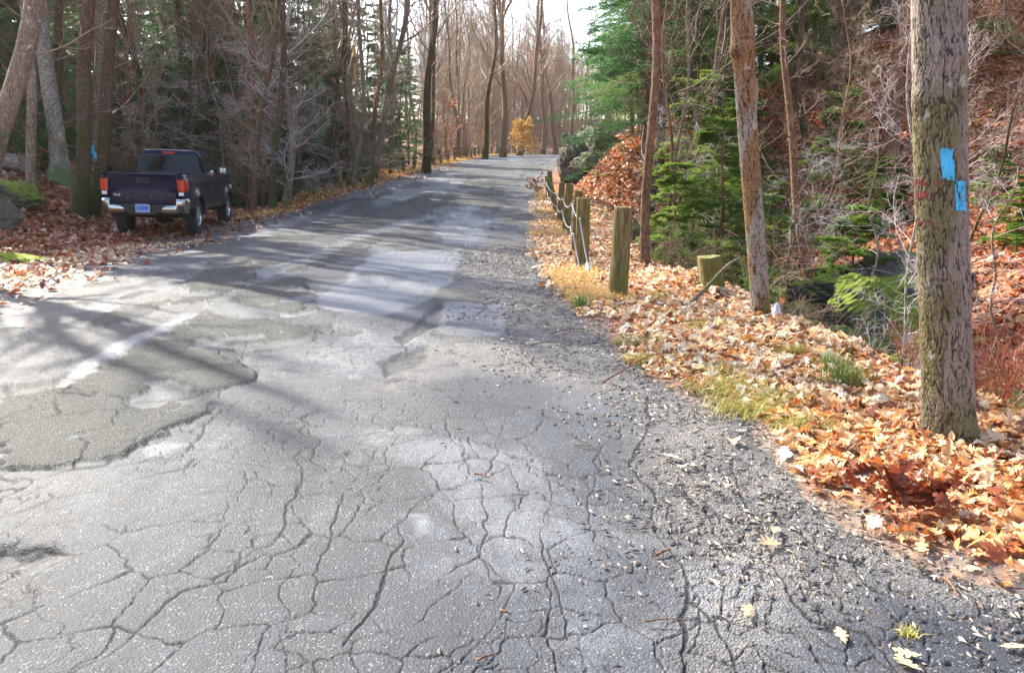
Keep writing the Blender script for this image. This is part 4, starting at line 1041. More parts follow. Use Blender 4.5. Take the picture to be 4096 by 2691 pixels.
# ------------------------------------------------------------------ blazed oak on the right, brown trunk, thin trunks
BLUE = plain('blaze_blue', (.06, .46, .72), .7, var=.3); RUST = plain('faded_red_paint', (.20, .035, .03), .8)
b0 = dpt(2205, 1010); tp = at_depth(2193/2.3242, 0, b0[1]); ln = (tp[0]-b0[0])/(tp[2]-b0[2])
D0 = math.hypot(*b0[:2]); pxm = FPX/b0[1]
def rz(py): return at_depth(945, py/2.3242, b0[1])[2]-b0[2]
HB = hero_bark('bark_oak', (.04,.031,.024), (.15,.12,.095), (.36,.31,.26), (.13,.115,.03), .5)
face = math.atan2(-b0[1], -b0[0])
hero_trunk('oak_tree', b0-np.array([0, 0, .05]), 7.5, .124, .136, (ln, .01), HB, 3, 'big rough grey oak trunk beside the road with two bright blue paint blazes', flare=.42, relief=.010,
    blaze=[('blue_blaze', rz(361), face+.33, .082, .031, BLUE), ('blue_blaze', rz(433), face+.86, .082, .031, BLUE), ('faded_mark', rz(405), face-.72, .016, .09, RUST), ('faded_mark', rz(432), face-.74, .02, .09, RUST), ('faded_mark', rz(496), face-.68, .012, .06, RUST)],
    burls=[(rz(215), face-.75, .06, .02), (rz(110), face+.8, .07, .018)])
b1 = at_depth(1766/2.3242, 735/2.3242, 8.7); b1 = np.array([b1[0], b1[1], float(hgt(b1[0], b1[1]))-.06]); t1 = at_depth(1722/2.3242, 0, b1[1])
HB2 = hero_bark('bark_flaking', (.03,.018,.010), (.20,.17,.13), (.42,.37,.30), (.10,.12,.03), -.2, (.18,.10,.045))
hero_trunk('roadside_tree', b1, 8., .093, .092, ((t1[0]-b1[0])/(t1[2]-b1[2]), .0), HB2, 8, 'tall brown trunk with flaking tan bark leaning left at the edge of the stream bank', flare=.25, relief=.009, res=200, rows=700,
    burls=[(t1[2]-b1[2]-.50, -math.pi/2-.9, .09, .045), (3.0, -math.pi/2+1.3, .25, .03), (2.45, -math.pi/2+1.3, .12, .035)])

def named_tree(bx, by, tx, ty, wpx, seed, label, bark='grey', twig='grey', depth=None, H=15, cs=.3, nb=26, twigs=1., name='forest_tree', low=0, forks=0, flare=.4, bl=.24, bend=0, leaves=None, wob=1., up=.1, sides=12, group=None, minr=.004, ry=None):
    """a trunk whose foot and upper end are seen at these places (1024 px wide photograph)"""
    b = gpt(bx, by) if depth is None else None
    if b is None:
        d = at_depth(bx, by, depth); b = np.array([d[0], d[1], float(hgt(d[0], d[1]))])
    t = at_depth(tx, ty, b[1]); lean = (t[0]-b[0])/max(t[2]-b[2], .5); r = wpx/2*b[1]/math.hypot(b[0], b[1])*b[1]/FPX
    parts = bare_parts(seed, H, r*1.08, (lean, ry if ry is not None else 0), cs, nb, bl, up=up, wob=wob, twigs=twigs, low=low, forks=forks, flare=flare, bend=bend, sides=sides, min_r=minr)
    kw = {}
    if leaves:
        T = parts[2]; rg = np.random.default_rng(seed+9); pos = T.reshape(-1, 3); pos = pos[rg.random(len(pos)) < leaves[1]]; pos = pos[pos[:, 2] < leaves[2]]
        kw = dict(leaves=cards(rg, pos, leaves[3]), leafmat=LF[leaves[0]])
    return add_tree(name, parts, BK[bark], TW[twig], (b[0], b[1], b[2]-.08), label=label, category='tree', group=group, **kw)

NT_ = named_tree
# left side, from the lay-by
NT_(-36, 190, 9, 0, 26, 101, 'pale grey smooth trunk leaning right at the far left edge above the leaf bank', 'grey', 'grey', depth=15.4, H=14, cs=.6, low=8, twigs=.6)
NT_(33.5, 207, 25, 10, 10.5, 102, 'slim lichen speckled trunk between the leftmost trunk and the big pale tree', 'grey', 'brown', H=13, low=14, cs=.55, twigs=.6)
NT_(60, 184, 57, 0, 17, 103, 'big pale shaggy tree with broad greenish root flare behind the blazed pair', 'pale', 'grey', H=17, low=12, flare=.9, cs=.5, twigs=.6)
NT_(45, 170, 51, 60, 9, 104, 'dark mossy trunk leaning behind the big pale shaggy tree', 'dark', 'brown', H=12, low=10)
NT_(80, 214, 84, 0, 15, 105, 'dark mossy trunk left of the trunk with blue blazes, joined at its foot', 'dark', 'brown', H=16, low=14, cs=.55, twigs=.6, flare=.35)
bt = NT_(91, 214, 108, 0, 13, 106, 'dark lichen flecked trunk with two small blue blazes beside the parked truck', 'dark', 'brown', H=16, low=14, cs=.55, twigs=.6, flare=.35)
NT_(124, 178, 120, 0, 5.5, 107, 'thin rosy brown trunk rising just left of the truck cab', 'red', 'grey', depth=29, H=14, low=30, cs=.3)
NT_(136, 175, 128, 0, 3.5, 108, 'very thin brown sapling behind the truck bed', 'brown', 'grey', depth=27, H=10, low=30, cs=.2, name='sapling')
NT_(10, 172, 24, 40, 5, 109, 'thin leaning grey trunk behind the pale log on the leaf bank', 'grey', 'grey', depth=24, H=10, low=16)
NT_(199, 168, 199, 0, 7.5, 110, 'dark brown trunk directly behind the truck cab', 'dark', 'grey', depth=30, H=17, low=26, cs=.3)
NT_(211, 168, 207, 10, 9, 111, 'stout reddish brown trunk behind the truck cab, right of the dark one', 'brown', 'grey', depth=31, H=15, low=24, cs=.3)
NT_(227, 178, 244, 60, 4.5, 112, 'leaning dark trunk just right of the truck door mirror', 'dark', 'grey', depth=28, H=11, low=20)
NT_(247, 190, 255, 60, 7, 113, 'reddish leafless trunk in front of the hemlocks right of the truck', 'red', 'brown', depth=27, H=13, low=20)
NT_(252, 198, 268, 0, 5, 114, 'slender brown trunk curving right beyond the truck', 'brown', 'grey', depth=26, H=13, low=24, bend=.02)
NT_(273, 201, 272, 0, 7, 115, 'straight dark trunk with a high fork, first tree right of the truck by the road', 'dark', 'grey', depth=25.5, H=17, forks=2, low=26, cs=.32)
NT_(284, 201, 287, 0, 7.5, 116, 'mossy grey trunk standing beside the straight forked dark trunk', 'grey', 'white', depth=26, H=15, low=30, cs=.3)
NT_(330, 182, 336, 20, 4.5, 117, 'slim dark trunk left of the broken snag', 'dark', 'grey', depth=33, H=16, low=22)
NT_(343, 180, 341, 10, 4, 118, 'thin dark trunk just left of the broken snag', 'dark', 'grey', depth=35, H=16, low=18)
NT_(353, 186, 352, 0, 4.5, 119, 'thin grey trunk touching the right side of the broken snag', 'grey', 'grey', depth=31, H=16, low=18)
NT_(367, 184, 391, 30, 6.5, 120, 'mossy trunk leaning strongly right by the first cable posts', 'grey', 'brown', depth=32, H=15, low=16, wob=1.6)
NT_(378, 181, 377, 60, 5, 121, 'reddish trunk behind the strongly leaning mossy trunk', 'red', 'grey', depth=37, H=14, low=14)
NT_(426, 168, 427, 0, 7.5, 122, 'tall dark trunk with heavy side limbs behind the middle of the left cable fence', 'dark', 'grey', depth=39, H=19, forks=2, low=16, cs=.26, bl=.3)
NT_(485, 155, 490, 40, 4.5, 123, 'slender dark trunk near the far end of the left cable fence', 'dark', 'grey', depth=58, H=17, cs=.25)
NT_(503, 153, 492, 10, 6, 124, 'forked tree leaning left above the orange beech sapling', 'far', 'grey', depth=62, H=20, forks=3, cs=.25, bl=.3, up=.16)
NT_(519, 150, 533, 55, 4.5, 125, 'tree leaning right with rust leaves above the orange sapling', 'far', 'brown', depth=70, H=18, cs=.2, leaves=('rust', .12, 9, .16))
NT_(542, 150, 541, 60, 5, 126, 'upright tan trunk at the far bend of the road', 'far', 'grey', depth=85, H=20, cs=.25)
NT_(556, 150, 551, 95, 5, 127, 'short pale trunk right of the upright tan one at the road bend', 'far', 'grey', depth=88, H=16, cs=.3)
NT_(573, 150, 571, 95, 4, 128, 'dark slim trunk beside the rock ledge at the crest', 'far', 'grey', depth=90, H=18, cs=.3)
_o = bare_parts(160, 10.5, .26, (.02, 0), .42, 26, .26, twigs=1., low=4, sides=14, forks=2); add_tree('forest_tree', _o, BK['grey'], TW['grey'], (-11.3, 14.9, float(hgt(-11.3, 14.9))-.1), label='large grey tree just past the left edge of the view whose shadow crosses the road', category='tree')
# broken snag with pale wood
sb = at_depth(349, 182, 31.5); sb[2] = float(hgt(sb[0], sb[1])); st = at_depth(351.6, 57, 31.5)
P = trunk_line(np.random.default_rng(4), st[2]-sb[2], 24, ((st[0]-sb[0])/(st[2]-sb[2]), 0), 1.6); V, F, _ = trunk_mesh(np.random.default_rng(4), P, .13, .10, 12, .3, .10)
sn = empty('dead_snag', sb, label='broken dead snag with bright torn wood at its jagged top', category='dead tree'); mobj('trunk', npmesh('trunk', V, F, [BK['far']]), sn)
m = MB()
for k in range(7):
    a = k*.9; c = P[-1]+np.array([.05*math.cos(a), .05*math.sin(a), 0]); m.tube([c-[0, 0, .7*(k % 3)/2+.15], c+[0, 0, .05], c+[.02, 0, .18+.10*(k % 4)]], [.045, .04, .008], 5)
m.build('torn_top', plain('torn_wood', (.62, .34, .12), .8), sn)
# blazes on the left pair
bo = bt.location; m = MB()
def patch_on(tree, px, py, hw_, hz):
    y = tree.location[1]; c = at_depth(px, py, y); return c
for (px, py) in ((91.5, 149.5), (94.8, 156.5)):
    c = at_depth(px, py, bo[1]-.20)-np.array(bo); q = MB(); u = np.linspace(-1, 1, 9); vv = np.linspace(-1, 1, 9)
    q.grid(np.array([[(c[0]+.046*a*(1+.15*math.sin(5*b_+px)), c[1]+.03*a*a-.012, c[2]+.105*b_*(1+.1*math.sin(7*a))) for a in u] for b_ in vv])); 
    q.grid(np.array([[(c[0]+.036*a, c[1]+.03*a*a+.05, c[2]+.105*b_) for a in u] for b_ in vv])); q.build('blue_blaze', BLUE, bt, smooth=True)

# right side
NT_(645, 264, 637, 0, 8.5, 201, 'thin straight brown trunk beyond the tall mossy guard post', 'brown', 'brown', H=15, low=6, cs=.45, flare=.3)
NT_(823, 207, 806, 95, 9, 202, 'dark hemlock trunk leaning left on the slope between the two large trunks', 'brown', 'brown', depth=17, H=12, low=14, nb=10, cs=.5, flare=.4)
NT_(841, 75, 842, 0, 15, 203, 'thick dark trunk high on the slope left of the blazed oak', 'dark', 'brown', depth=25, H=16, low=14)
NT_(722, 140, 719, 0, 6.5, 204, 'dark trunk left of the flaking brown trunk, up on the slope', 'dark', 'brown', depth=22, H=15, low=16)
NT_(697, 90, 697, 0, 8, 205, 'dark upright trunk behind hemlock sprays, left of the flaking brown trunk', 'dark', 'brown', depth=30, H=16, low=10)
NT_(899, 70, 897, 0, 16, 206, 'thick reddish brown trunk just left of the top of the blazed oak', 'red', 'brown', depth=24, H=16, low=8)
NT_(1011, 50, 1011, 0, 8, 207, 'straight sunlit brown trunk in the top right corner', 'brown', 'brown', depth=27, H=15, low=8)
NT_(1022, 45, 1022, 0, 4.5, 208, 'narrow trunk cut by the right edge of the picture', 'brown', 'brown', depth=28, H=14, low=8)
NT_(974, 50, 972, 0, 7, 209, 'shaggy trunk appearing just right of the blazed oak near the top', 'brown', 'brown', depth=26, H=14, low=8)
NT_(981, 145, 998, 10, 3, 210, 'thin dark crooked stem on the red leaf slope right of the blazed oak', 'dark', 'brown', depth=15, H=7, low=12, cs=.3, name='sapling', wob=2.5)
NT_(816, 60, 810, 0, 7, 211, 'dark trunk above the whitish twig fan', 'dark', 'brown', depth=26, H=15, low=12)
NT_(852, 60, 838, 0, 5, 212, 'leaning dark stem beside the thick trunk left of the oak', 'dark', 'brown', depth=24, H=14, low=12)
NT_(901, 333, 901, 190, 3, 213, 'pale grey straight sapling left of the blazed oak by the stream', 'pale', 'white', depth=8.6, H=4.6, low=10, cs=.4, name='sapling', nb=14, flare=.1, minr=.002)
NT_(670, 268, 672, 150, 3.5, 214, 'twin thin brown stem right of the thin straight trunk', 'brown', 'brown', H=8, low=10, name='sapling', cs=.3, flare=.2, minr=.003)
NT_(662, 262, 676, 110, 3.5, 215, 'forked thin greenish stem crossing the twin stem by the stream', 'grey', 'brown', H=8, low=14, name='sapling', cs=.3, bend=.03, flare=.2, minr=.003)
NT_(652, 130, 648, 0, 8, 216, 'dark hemlock trunk behind the thin straight trunk', 'dark', 'brown', depth=26, H=16, low=6)

# ------------------------------------------------------------------ hemlocks
HL = [hemlock_parts(301+i, H, r, rad, cs, nb, dn, leaf=.05 if i in (2, 3) else .075, sub=9 if i in (2, 3) else 6, droop=.10 if i in (2, 3) else .06) for i, (H, r, rad, cs, nb, dn) in enumerate([(15, .17, 3.9, .05, 110, .8), (13, .14, 3.5, .03, 104, .8), (6.5, .06, 2.4, .03, 64, 1.), (3.6, .035, 1.6, .04, 46, 1.2), (15, .16, 4.4, .17, 95, .9)])]
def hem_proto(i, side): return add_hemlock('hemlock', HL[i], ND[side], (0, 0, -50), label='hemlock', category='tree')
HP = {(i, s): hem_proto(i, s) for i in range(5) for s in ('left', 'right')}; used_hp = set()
def hem(i, s, x, y, label, group=None, sc=1., rot=None, dz=-.15):
    rot = float(rng.random()*6.28) if rot is None else rot
    z = float(hgt(x, y))+dz; k = (i, s)
    if k not in used_hp:
        used_hp.add(k); o = HP[k]; o.location = (x, y, z); o.rotation_euler = (0, 0, rot); o.scale = (sc,)*3; o['label'] = label
        if group: o['group'] = group
        return o
    return dup(HP[k], (x, y, z), rot, sc, label=label, group=group)
# backdrop of hemlocks beyond the ravine on the left
g1 = 'dark hemlocks massed behind the bare trees on the left'
spots = []
for k in range(900):
    a = rng.uniform(-37, 1); d = rng.uniform(31, 78) if a > -30 else rng.uniform(26, 56)
    x, y = d*math.sin(R(a)), d*math.cos(R(a)); dl = xL(y)-x
    if dl < (6.5 if y > 30 else 7) or dl > 46 or a > -6: continue
    if a > -16 and rng.random() < .4: continue
    if any((x-p)**2+(y-q)**2 < 3.3**2 for p, q in spots): continue
    spots.append((x, y))
for n_, (x, y) in enumerate(spots[:115]):
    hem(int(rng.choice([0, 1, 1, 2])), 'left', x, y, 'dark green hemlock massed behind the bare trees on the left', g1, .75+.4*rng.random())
for n_, (px, y, i, sc, lb) in enumerate([(70, 31, 2, .9, 'young hemlock filling the gap left of the truck'), (168, 31, 2, .8, 'bright young hemlock showing just over the truck roof'), (195, 36, 2, 1., 'bushy hemlock behind the truck cab'), (300, 33, 2, .9, 'low hemlock in the ravine right of the straight dark trunk'), (325, 36, 2, 1.1, 'low hemlock behind the start of the left cable fence'), (20, 27, 1, .7, 'dark hemlock behind the leftmost leaning trunk'), (110, 34, 1, .8, 'tall dark hemlock behind the blazed pair of trunks')]):
    hem(i, 'left', (px-512)/FPX*y, y, lb, None, sc)
c = 0
for k in range(300):
    px = rng.uniform(150, 460); y = rng.uniform(27, 46); x = (px-512)/FPX*y; dl = xL(y)-x
    if dl < 2.5 or dl > 9: continue
    hem(int(rng.choice([2, 2, 3, 1])), 'left', x, y, 'young green hemlock in the ravine just behind the left cable fence', 'young hemlocks behind the left cable fence', .7+.4*rng.random()); c += 1
    if c > 20: break
# right: the tall hemlock whose boughs reach over the road, then the slope
R_EXTRA = [(p, y, i, sc) for p, y, i, sc in [(640,60,4,1.),(662,48,0,1.1),(690,41,0,1.),(720,45,0,1.),(750,39,1,.9),(780,46,0,1.),(810,41,1,.9),(840,48,0,1.),(872,44,1,1.),(905,50,0,1.),(945,52,0,1.),(1000,54,1,1.),(705,36,2,1.3),(760,34,2,1.3),(800,33,2,1.2),(835,37,1,1.),(870,34,2,1.2),(890,44,0,1.),(760,54,0,1.1),(820,56,0,1.1),(640,46,0,1.)]]
R_SPOTS = [(655, 27, 4, .95, 'tall hemlock with boughs reaching left over the road bend'), (640, 34, 4, .9, 'tall hemlock behind the one reaching over the road'), (640, 29, 4, .85, 'hemlock crowding the left side of the tall hemlock over the road bend'), (628, 42, 4, .8, 'dark hemlock behind the mossy rock ledge'),
  (690, 20, 2, .8, 'green hemlock between the thin trunk and the flaking trunk'), (716, 15, 2, .6, 'bright young hemlock left of the flaking brown trunk'), (702, 26, 2, .75, 'hemlock on the slope above the stream'),
  (742, 24, 2, .65, 'hemlock directly behind the flaking brown trunk'), (772, 18, 2, .45, 'hemlock sapling right of the flaking brown trunk'), (795, 29, 2, .9, 'yellow green hemlock up the slope in the middle'),
  (830, 21, 2, .65, 'dark low hemlock by the leaning slope trunk'), (880, 19, 3, .55, 'small hemlock left of the blazed oak'), (985, 17, 3, .4, 'small green hemlock on the red slope right of the oak'), (1015, 14, 3, .4, 'low hemlock at the right edge'),
  (672, 14.5, 3, .6, 'small hemlock sprays behind the guard posts'), (760, 11.8, 3, .24, 'tiny bright hemlock seedling at the foot of the flaking trunk'), (735, 33, 1, .9, 'tall sunlit hemlock high behind the flaking trunk'), (815, 36, 1, .9, 'tall sunlit hemlock high on the slope'),
  (900, 38, 1, .8, 'far sunlit hemlock near the slope top'), (670, 40, 0, 1., 'tall shaded hemlock behind the outcrop'), (855, 14.5, 3, .7, 'dark hemlock boughs over the mossy boulders'), (948, 27, 2, .7, 'short hemlock right of the thick reddish trunk')]
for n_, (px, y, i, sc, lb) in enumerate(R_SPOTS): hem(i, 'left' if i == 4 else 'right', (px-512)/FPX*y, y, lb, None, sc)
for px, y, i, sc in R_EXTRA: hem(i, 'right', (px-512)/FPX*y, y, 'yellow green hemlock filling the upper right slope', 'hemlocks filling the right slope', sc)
for k in HP:
    if k not in used_hp:
        for ch in list(HP[k].children): bpy.data.objects.remove(ch)
        bpy.data.objects.remove(HP[k])

# ------------------------------------------------------------------ the bare wood
def proto(seed, **k):
    bark = k.pop('bark'); twig = k.pop('twig'); nm = k.pop('name', 'forest_tree'); lv = k.pop('leaves', None)
    parts = bare_parts(seed, **k); kw = {}
    if lv:
        rg = np.random.default_rng(seed); pos = parts[2].reshape(-1, 3); pos = pos[rg.random(len(pos)) < lv[1]]; pos = pos[pos[:, 2] < lv[2]]
        kw = dict(leaves=cards(rg, pos, lv[3]), leafmat=LF[lv[0]])
    return add_tree(nm, parts, BK[bark], TW[twig], (0, 0, 0), label='x', category='tree', **kw)
TP = [proto(401, H=18, r0=.15, lean=(.02, 0), cs=.3, nb=24, bl=.22, up=.14, bark='far', twig='grey', low=6, twigs=.6, sides=9),
      proto(402, H=20, r0=.19, lean=(-.02, .01), cs=.35, nb=24, bl=.24, up=.16, forks=2, bark='far', twig='grey', low=5, twigs=.6, sides=9),
      proto(403, H=16, r0=.11, lean=(.04, 0), cs=.28, nb=24, bl=.22, up=.12, bark='brown', twig='brown', low=8, twigs=.6, sides=8),
      proto(404, H=17, r0=.13, lean=(-.05, 0), cs=.3, nb=24, bl=.24, up=.14, bark='dark', twig='brown', low=6, twigs=.6, sides=8, wob=1.6),
      proto(405, H=14, r0=.08, lean=(.02, 0), cs=.22, nb=26, bl=.22, up=.12, bark='grey', twig='grey', low=8, twigs=.6, sides=7, wob=1.5),
      proto(406, H=19, r0=.16, lean=(.0, 0), cs=.3, nb=22, bl=.26, up=.2, forks=3, bark='grey', twig='white', low=4, twigs=.6, sides=9)]
TG = proto(408, H=13, r0=.10, lean=(-.03, 0), cs=.15, nb=46, bl=.30, up=.16, forks=2, bark='far', twig='grey', twigs=1.1, low=8, sides=7, min_r=.012)
TF = proto(407, H=17, r0=.13, lean=(.03, 0), cs=.22, nb=34, bl=.26, up=.18, forks=2, bark='far', twig='grey', twigs=1., low=6, sides=8, min_r=.009)
SAPS = [proto(411, H=6.5, r0=.032, lean=(.05, 0), cs=.12, nb=30, bl=.28, up=.05, bark='brown', twig='grey', name='sapling', sides=6, wob=2, min_r=.003),
      proto(412, H=5, r0=.026, lean=(-.08, 0), cs=.1, nb=28, bl=.34, up=.02, bark='grey', twig='white', name='sapling', sides=6, wob=2, min_r=.003),
      proto(413, H=8, r0=.045, lean=(.0, 0), cs=.15, nb=32, bl=.26, up=.06, bark='dark', twig='brown', name='sapling', sides=6, wob=1.5, min_r=.003),
      proto(414, H=4.5, r0=.025, lean=(.0, 0), cs=.1, nb=26, bl=.34, up=.04, bark='brown', twig='brown', name='sapling', sides=6, wob=2, min_r=.003, leaves=('rust', .10, 9, .13))]
TW['grey'] = TW['grey']
first = {}
def place(pr, x, y, label, group, sc=None):
    z = float(hgt(x, y))-.1; rot = float(rng.random()*6.28); sc = .8+.45*float(rng.random()) if sc is None else sc
    if pr.name not in first:
        first[pr.name] = 1; pr.location = (x, y, z); pr.rotation_euler = (0, 0, rot); pr.scale = (sc,)*3; pr['label'] = label; pr['group'] = group; return pr
    return dup(pr, (x, y, z), rot, sc, (float(rng.normal(0, .03)), float(rng.normal(0, .03))), label, group)
taken = []
def forest(n, a0, a1, d0, d1, ok, protos, label, group, gap=1.3, pw=1.5, sc=None):
    c = 0
    for k in range(n*12):
        a = rng.uniform(a0, a1); d = (d0**pw+rng.random()*(d1**pw-d0**pw))**(1/pw); x, y = d*math.sin(R(a)), d*math.cos(R(a))
        if not ok(x, y, xL(y)-x, x-xR(y)) or any((x-p)**2+(y-q)**2 < gap**2 for p, q in taken): continue
        taken.append((x, y)); place(protos[int(rng.integers(len(protos)))], x, y, label, group, None if sc is None else sc*(.8+.4*float(rng.random()))); c += 1
        if c >= n: break
forest(80, -36, 0, 27, 95, lambda x, y, dl, dr: dl > 1.6 and y > 26, TP+[TF, TG], 'slim bare tree in the wood behind the left cable fence', 'bare trees in the wood left of the road')
forest(12, -36, -22, 24, 45, lambda x, y, dl, dr: dl > 6, TP, 'bare tree deep in the wood above the leaf bank left of the truck', 'bare trees above the leaf bank')
forest(120, -9, 9, 78, 190, lambda x, y, dl, dr: dl > 2.5, [TP[0], TP[5], TF, TG, TG], 'pale distant bare tree where the road bends out of sight', 'distant bare trees at the bend', 1.6)
forest(70, -3, 7.5, 86, 150, lambda x, y, dl, dr: dl > 1.0, [TG, TG, TF], 'fine twigged tree closing the view beyond the road crest', 'trees closing the view beyond the crest', 1., sc=.72)
forest(10, 4, 34, 30, 60, lambda x, y, dl, dr: dr > 4, TP, 'bare trunk among the hemlocks high on the right slope', 'bare trunks on the right slope', 2.)
forest(34, -34, -2, 24, 62, lambda x, y, dl, dr: dl > 1.2 and (y > 25 or dl > 5), SAPS[:3], 'thin leafless sapling in the brush left of the road', 'saplings left of the road', .8)
forest(16, -6, 3, 50, 92, lambda x, y, dl, dr: .8 < dl < 9, [SAPS[3], SAPS[0]], 'sapling holding rusty leaves near the far left verge', 'rusty leaved saplings on the far left verge', .8)
forest(4, 9, 34, 13, 26, lambda x, y, dl, dr: dr > 5.5, [SAPS[0], SAPS[1], SAPS[2]], 'thin leafless sapling on the slope across the stream', 'saplings on the slope across the stream', 1.)
# orange beech
pb = bare_parts(431, 2.6, .04, (0, 0), .05, 46, .6, up=.03, wob=1.5, min_r=.003, sides=6); bb = at_depth(522, 155, 66); bb[2] = float(hgt(bb[0], bb[1]))
rg = np.random.default_rng(3); pos = np.concatenate([pb[2].reshape(-1, 3)]*1); pos = pos[rg.random(len(pos)) < .33]
add_tree('beech_sapling', pb, BK['grey'], TW['grey'], bb, leaves=cards(rg, pos, .13), leafmat=LF['orange'], label='small beech sapling full of bright orange leaves at the far left verge', category='tree')
# ------------------------------------------------------------------ guard posts and wire cables
CABLE = plain('wire_rope', (.24, .23, .24), .5, .5); CLAMP = plain('galvanised_clamp', (.7, .72, .75), .35, .5); RUSTW = plain('rusty_wire', (.16, .13, .11), .6, .5)
RP = [  # foot, top, width on the photograph and its words
 ((617.7,297.4),(623.4,207),20,'tall free standing guard post with moss on its slanted top, nearest of all'),
 ((581.9,268),(583.5,197.6),15,'wide mossy guard post where the two twisted cables come down'),
 ((575.5,250),(578.7,190.6),9,'brown flat topped guard post just behind the wide mossy one'),
 ((565.9,231),(569.7,183.6),8.5,'broad dark guard post third along the right hand cable line'),
 ((560.2,221),(562,182.3),6.5,'greenish guard post behind the broad dark one'),
 ((556.3,212),(549.3,177.8),5.5,'guard post leaning hard toward the road'),
 ((551.5,201),(549.6,170.8),5.5,'small square dark guard post at the far end of the right row'),
 ((548.2,198),(546.7,176),4,'shortest guard post, nearly hidden behind the leaning one')]
PB = []
for i, (b, t, wpx, lab) in enumerate(RP):
    B = gpt(*b); T = at_depth(t[0], t[1], B[1]); w_ = wpx*B[1]/FPX
    guard_post(B, T, w_*.95, 70+i, lab, 'guard posts right of the road' if i else None, thick=w_*(.8 if i != 1 else .55)); PB.append((B, T, w_))
def on_post(i, f, off=.03):
    B, T, w_ = PB[i]; p = B*(1-f)+T*f; return p+np.array([-w_*.5-off, -.02, 0])
e1 = gpt(580.5, 272.5); e2 = gpt(589.5, 274)
cable([e1+[0, 0, .02], on_post(1, .50), on_post(2, .40), on_post(3, .45), on_post(4, .40), on_post(5, .42), on_post(6, .35), on_post(7, .3)], .013, 'lower twisted wire cable sagging through the right hand guard posts', CABLE)
fr = (PB[1][0]*.28+PB[1][1]*.72)+np.array([-.06, -PB[1][2]*.42, 0])
cable([e2+[0, 0, .03], fr, on_post(2, .80), on_post(3, .70), on_post(4, .72), on_post(5, .80), on_post(6, .66), on_post(7, .62)], .013, 'upper twisted wire cable running down in front of the wide mossy post', CABLE)
m = MB(); d = norm(fr-e2); m.tube([e2, e2+d*.10, e2+d*.22], [.018, .024, .014], 8); m.tube([e2+d*.05+[.03, 0, 0], e2+d*.2+[.03, 0, 0]], .008, 6); m.tube([e2+d*.05-[.03, 0, 0], e2+d*.2-[.03, 0, 0]], .008, 6)
m.build('turnbuckle', CLAMP, label='galvanised turnbuckle anchoring the upper cable in the leaves', category='turnbuckle')
# left row
LP = []; y = 28.0; k = 0
while y < 86:
    x = float(xL(y))-.75; z = float(hgt(x, y)); rg = np.random.default_rng(int(y*10))
    B = np.array([x, y, z]); T = B+np.array([rg.normal(0, .05), rg.normal(0, .04), rg.uniform(.62, .82)])
    guard_post(B, T, .19, 200+k, 'weathered dark guard post in the cable fence left of the road', 'guard posts in the left cable fence', .17); LP.append((B, T)); y += 1.95+.012*y; k += 1
for f, lb in ((.82, 'upper rusty wire cable strung along the left guard posts'), (.40, 'lower rusty wire cable strung along the left guard posts')):
    s0 = LP[0][0]*(1-f)+LP[0][1]*f+np.array([.10, 0, 0]); st = gpt(316, 198)
    cable([st]+[B*(1-f)+T*f+np.array([.12, 0, 0]) for B, T in LP], .014, lb, CABLE if f > .5 else RUSTW, twist=False, n=5, sub=6)

# ------------------------------------------------------------------ stream, boulders, ledge
wm = NT('stream_water'); p = wm.coord(); wm.bsdf((.012, .010, .006), .06, wm.noise(p, 9, 3), .25, .03, spec=.6)
yy = np.linspace(-6, 27, 80); kx = np.interp(yy, [-20,0,5,13,20,30], [6.5,5.9,5.8,6.0,6.2,7])+.25*np.sin(yy*.7)
G = np.array([[(kx[i]+u, yy[i], float(zr(yy[i]))-1.36) for u in np.linspace(-1.1, 1.1, 5)] for i in range(len(yy))])
m = MB(); m.grid(G[:, ::-1]); m.build('stream_water', wm.m, smooth=True, kind='structure', label='dark shallow stream below the road bank')
def rock(px, py, depth, size, seed, mat, label, name='boulder', dz=0., rz_=0., cat='rock', pt=None):
    b = pt if pt is not None else at_depth(px, py, depth)
    z = float(hgt(b[0], b[1])); V, F = rock_mesh(seed, size); o = mobj(name, npmesh(name, V, F, [RK[mat]], smooth=False), loc=(b[0], b[1], z+size[2]*.35+dz), label=label, category=cat)
    o.rotation_euler = (0, 0, rz_); return o
rock(872, 285, 12.5, (.95,.75,.75), 1, 'moss', 'large mossy boulder above the stream left of the blazed oak', dz=.25)
rock(905, 300, 12., (.8,.6,.55), 2, 'moss', 'mossy boulder sloping into the stream right of the largest one', dz=.1)
rock(868, 250, 14., (1.3,.8,.6), 3, 'moss', 'flat topped ledge rock with bright moss above the largest boulder', dz=.35, rz_=-.3)
rock(905, 248, 14.2, (1.2,.7,.55), 21, 'cliff', 'grey overhanging slab beside the oak on the far bank', dz=.4, rz_=-.5)
rock(795, 305, 12.6, (.42,.3,.2), 4, 'bright', 'low stone capped with yellow moss in the stream', dz=.12)
rock(838, 316, 11.6, (.36,.3,.28), 5, 'wet', 'rounded wet brown stone in the stream', dz=.12)
rock(862, 322, 11.2, (.32,.26,.22), 6, 'wet', 'small wet stone right of the rounded brown one', dz=.08)
rock(815, 322, 11.2, (.25,.2,.14), 7, 'wet', 'small dark stone at the near edge of the stream', dz=.06)
rock(930, 318, 11, (.5,.4,.35), 8, 'moss', 'mossy stone by the stream half hidden behind the oak', dz=.1)
rock(745, 262, 14.5, (.6,.4,.35), 9, 'moss', 'dark mossy stone in the bank behind the flaking trunk', dz=.05)
rock(800, 262, 14, (.5,.45,.35), 10, 'moss', 'mossy stone under the hemlock boughs right of the flaking trunk', dz=.1)
rock(640, 245, 17, (.7,.4,.3), 11, 'wet', 'dark low stone in the gully behind the tall guard post', dz=0)
rock(14, 200, 19, (.7,.5,.35), 12, 'moss', 'mossy grey rock on the leaf bank below the log')
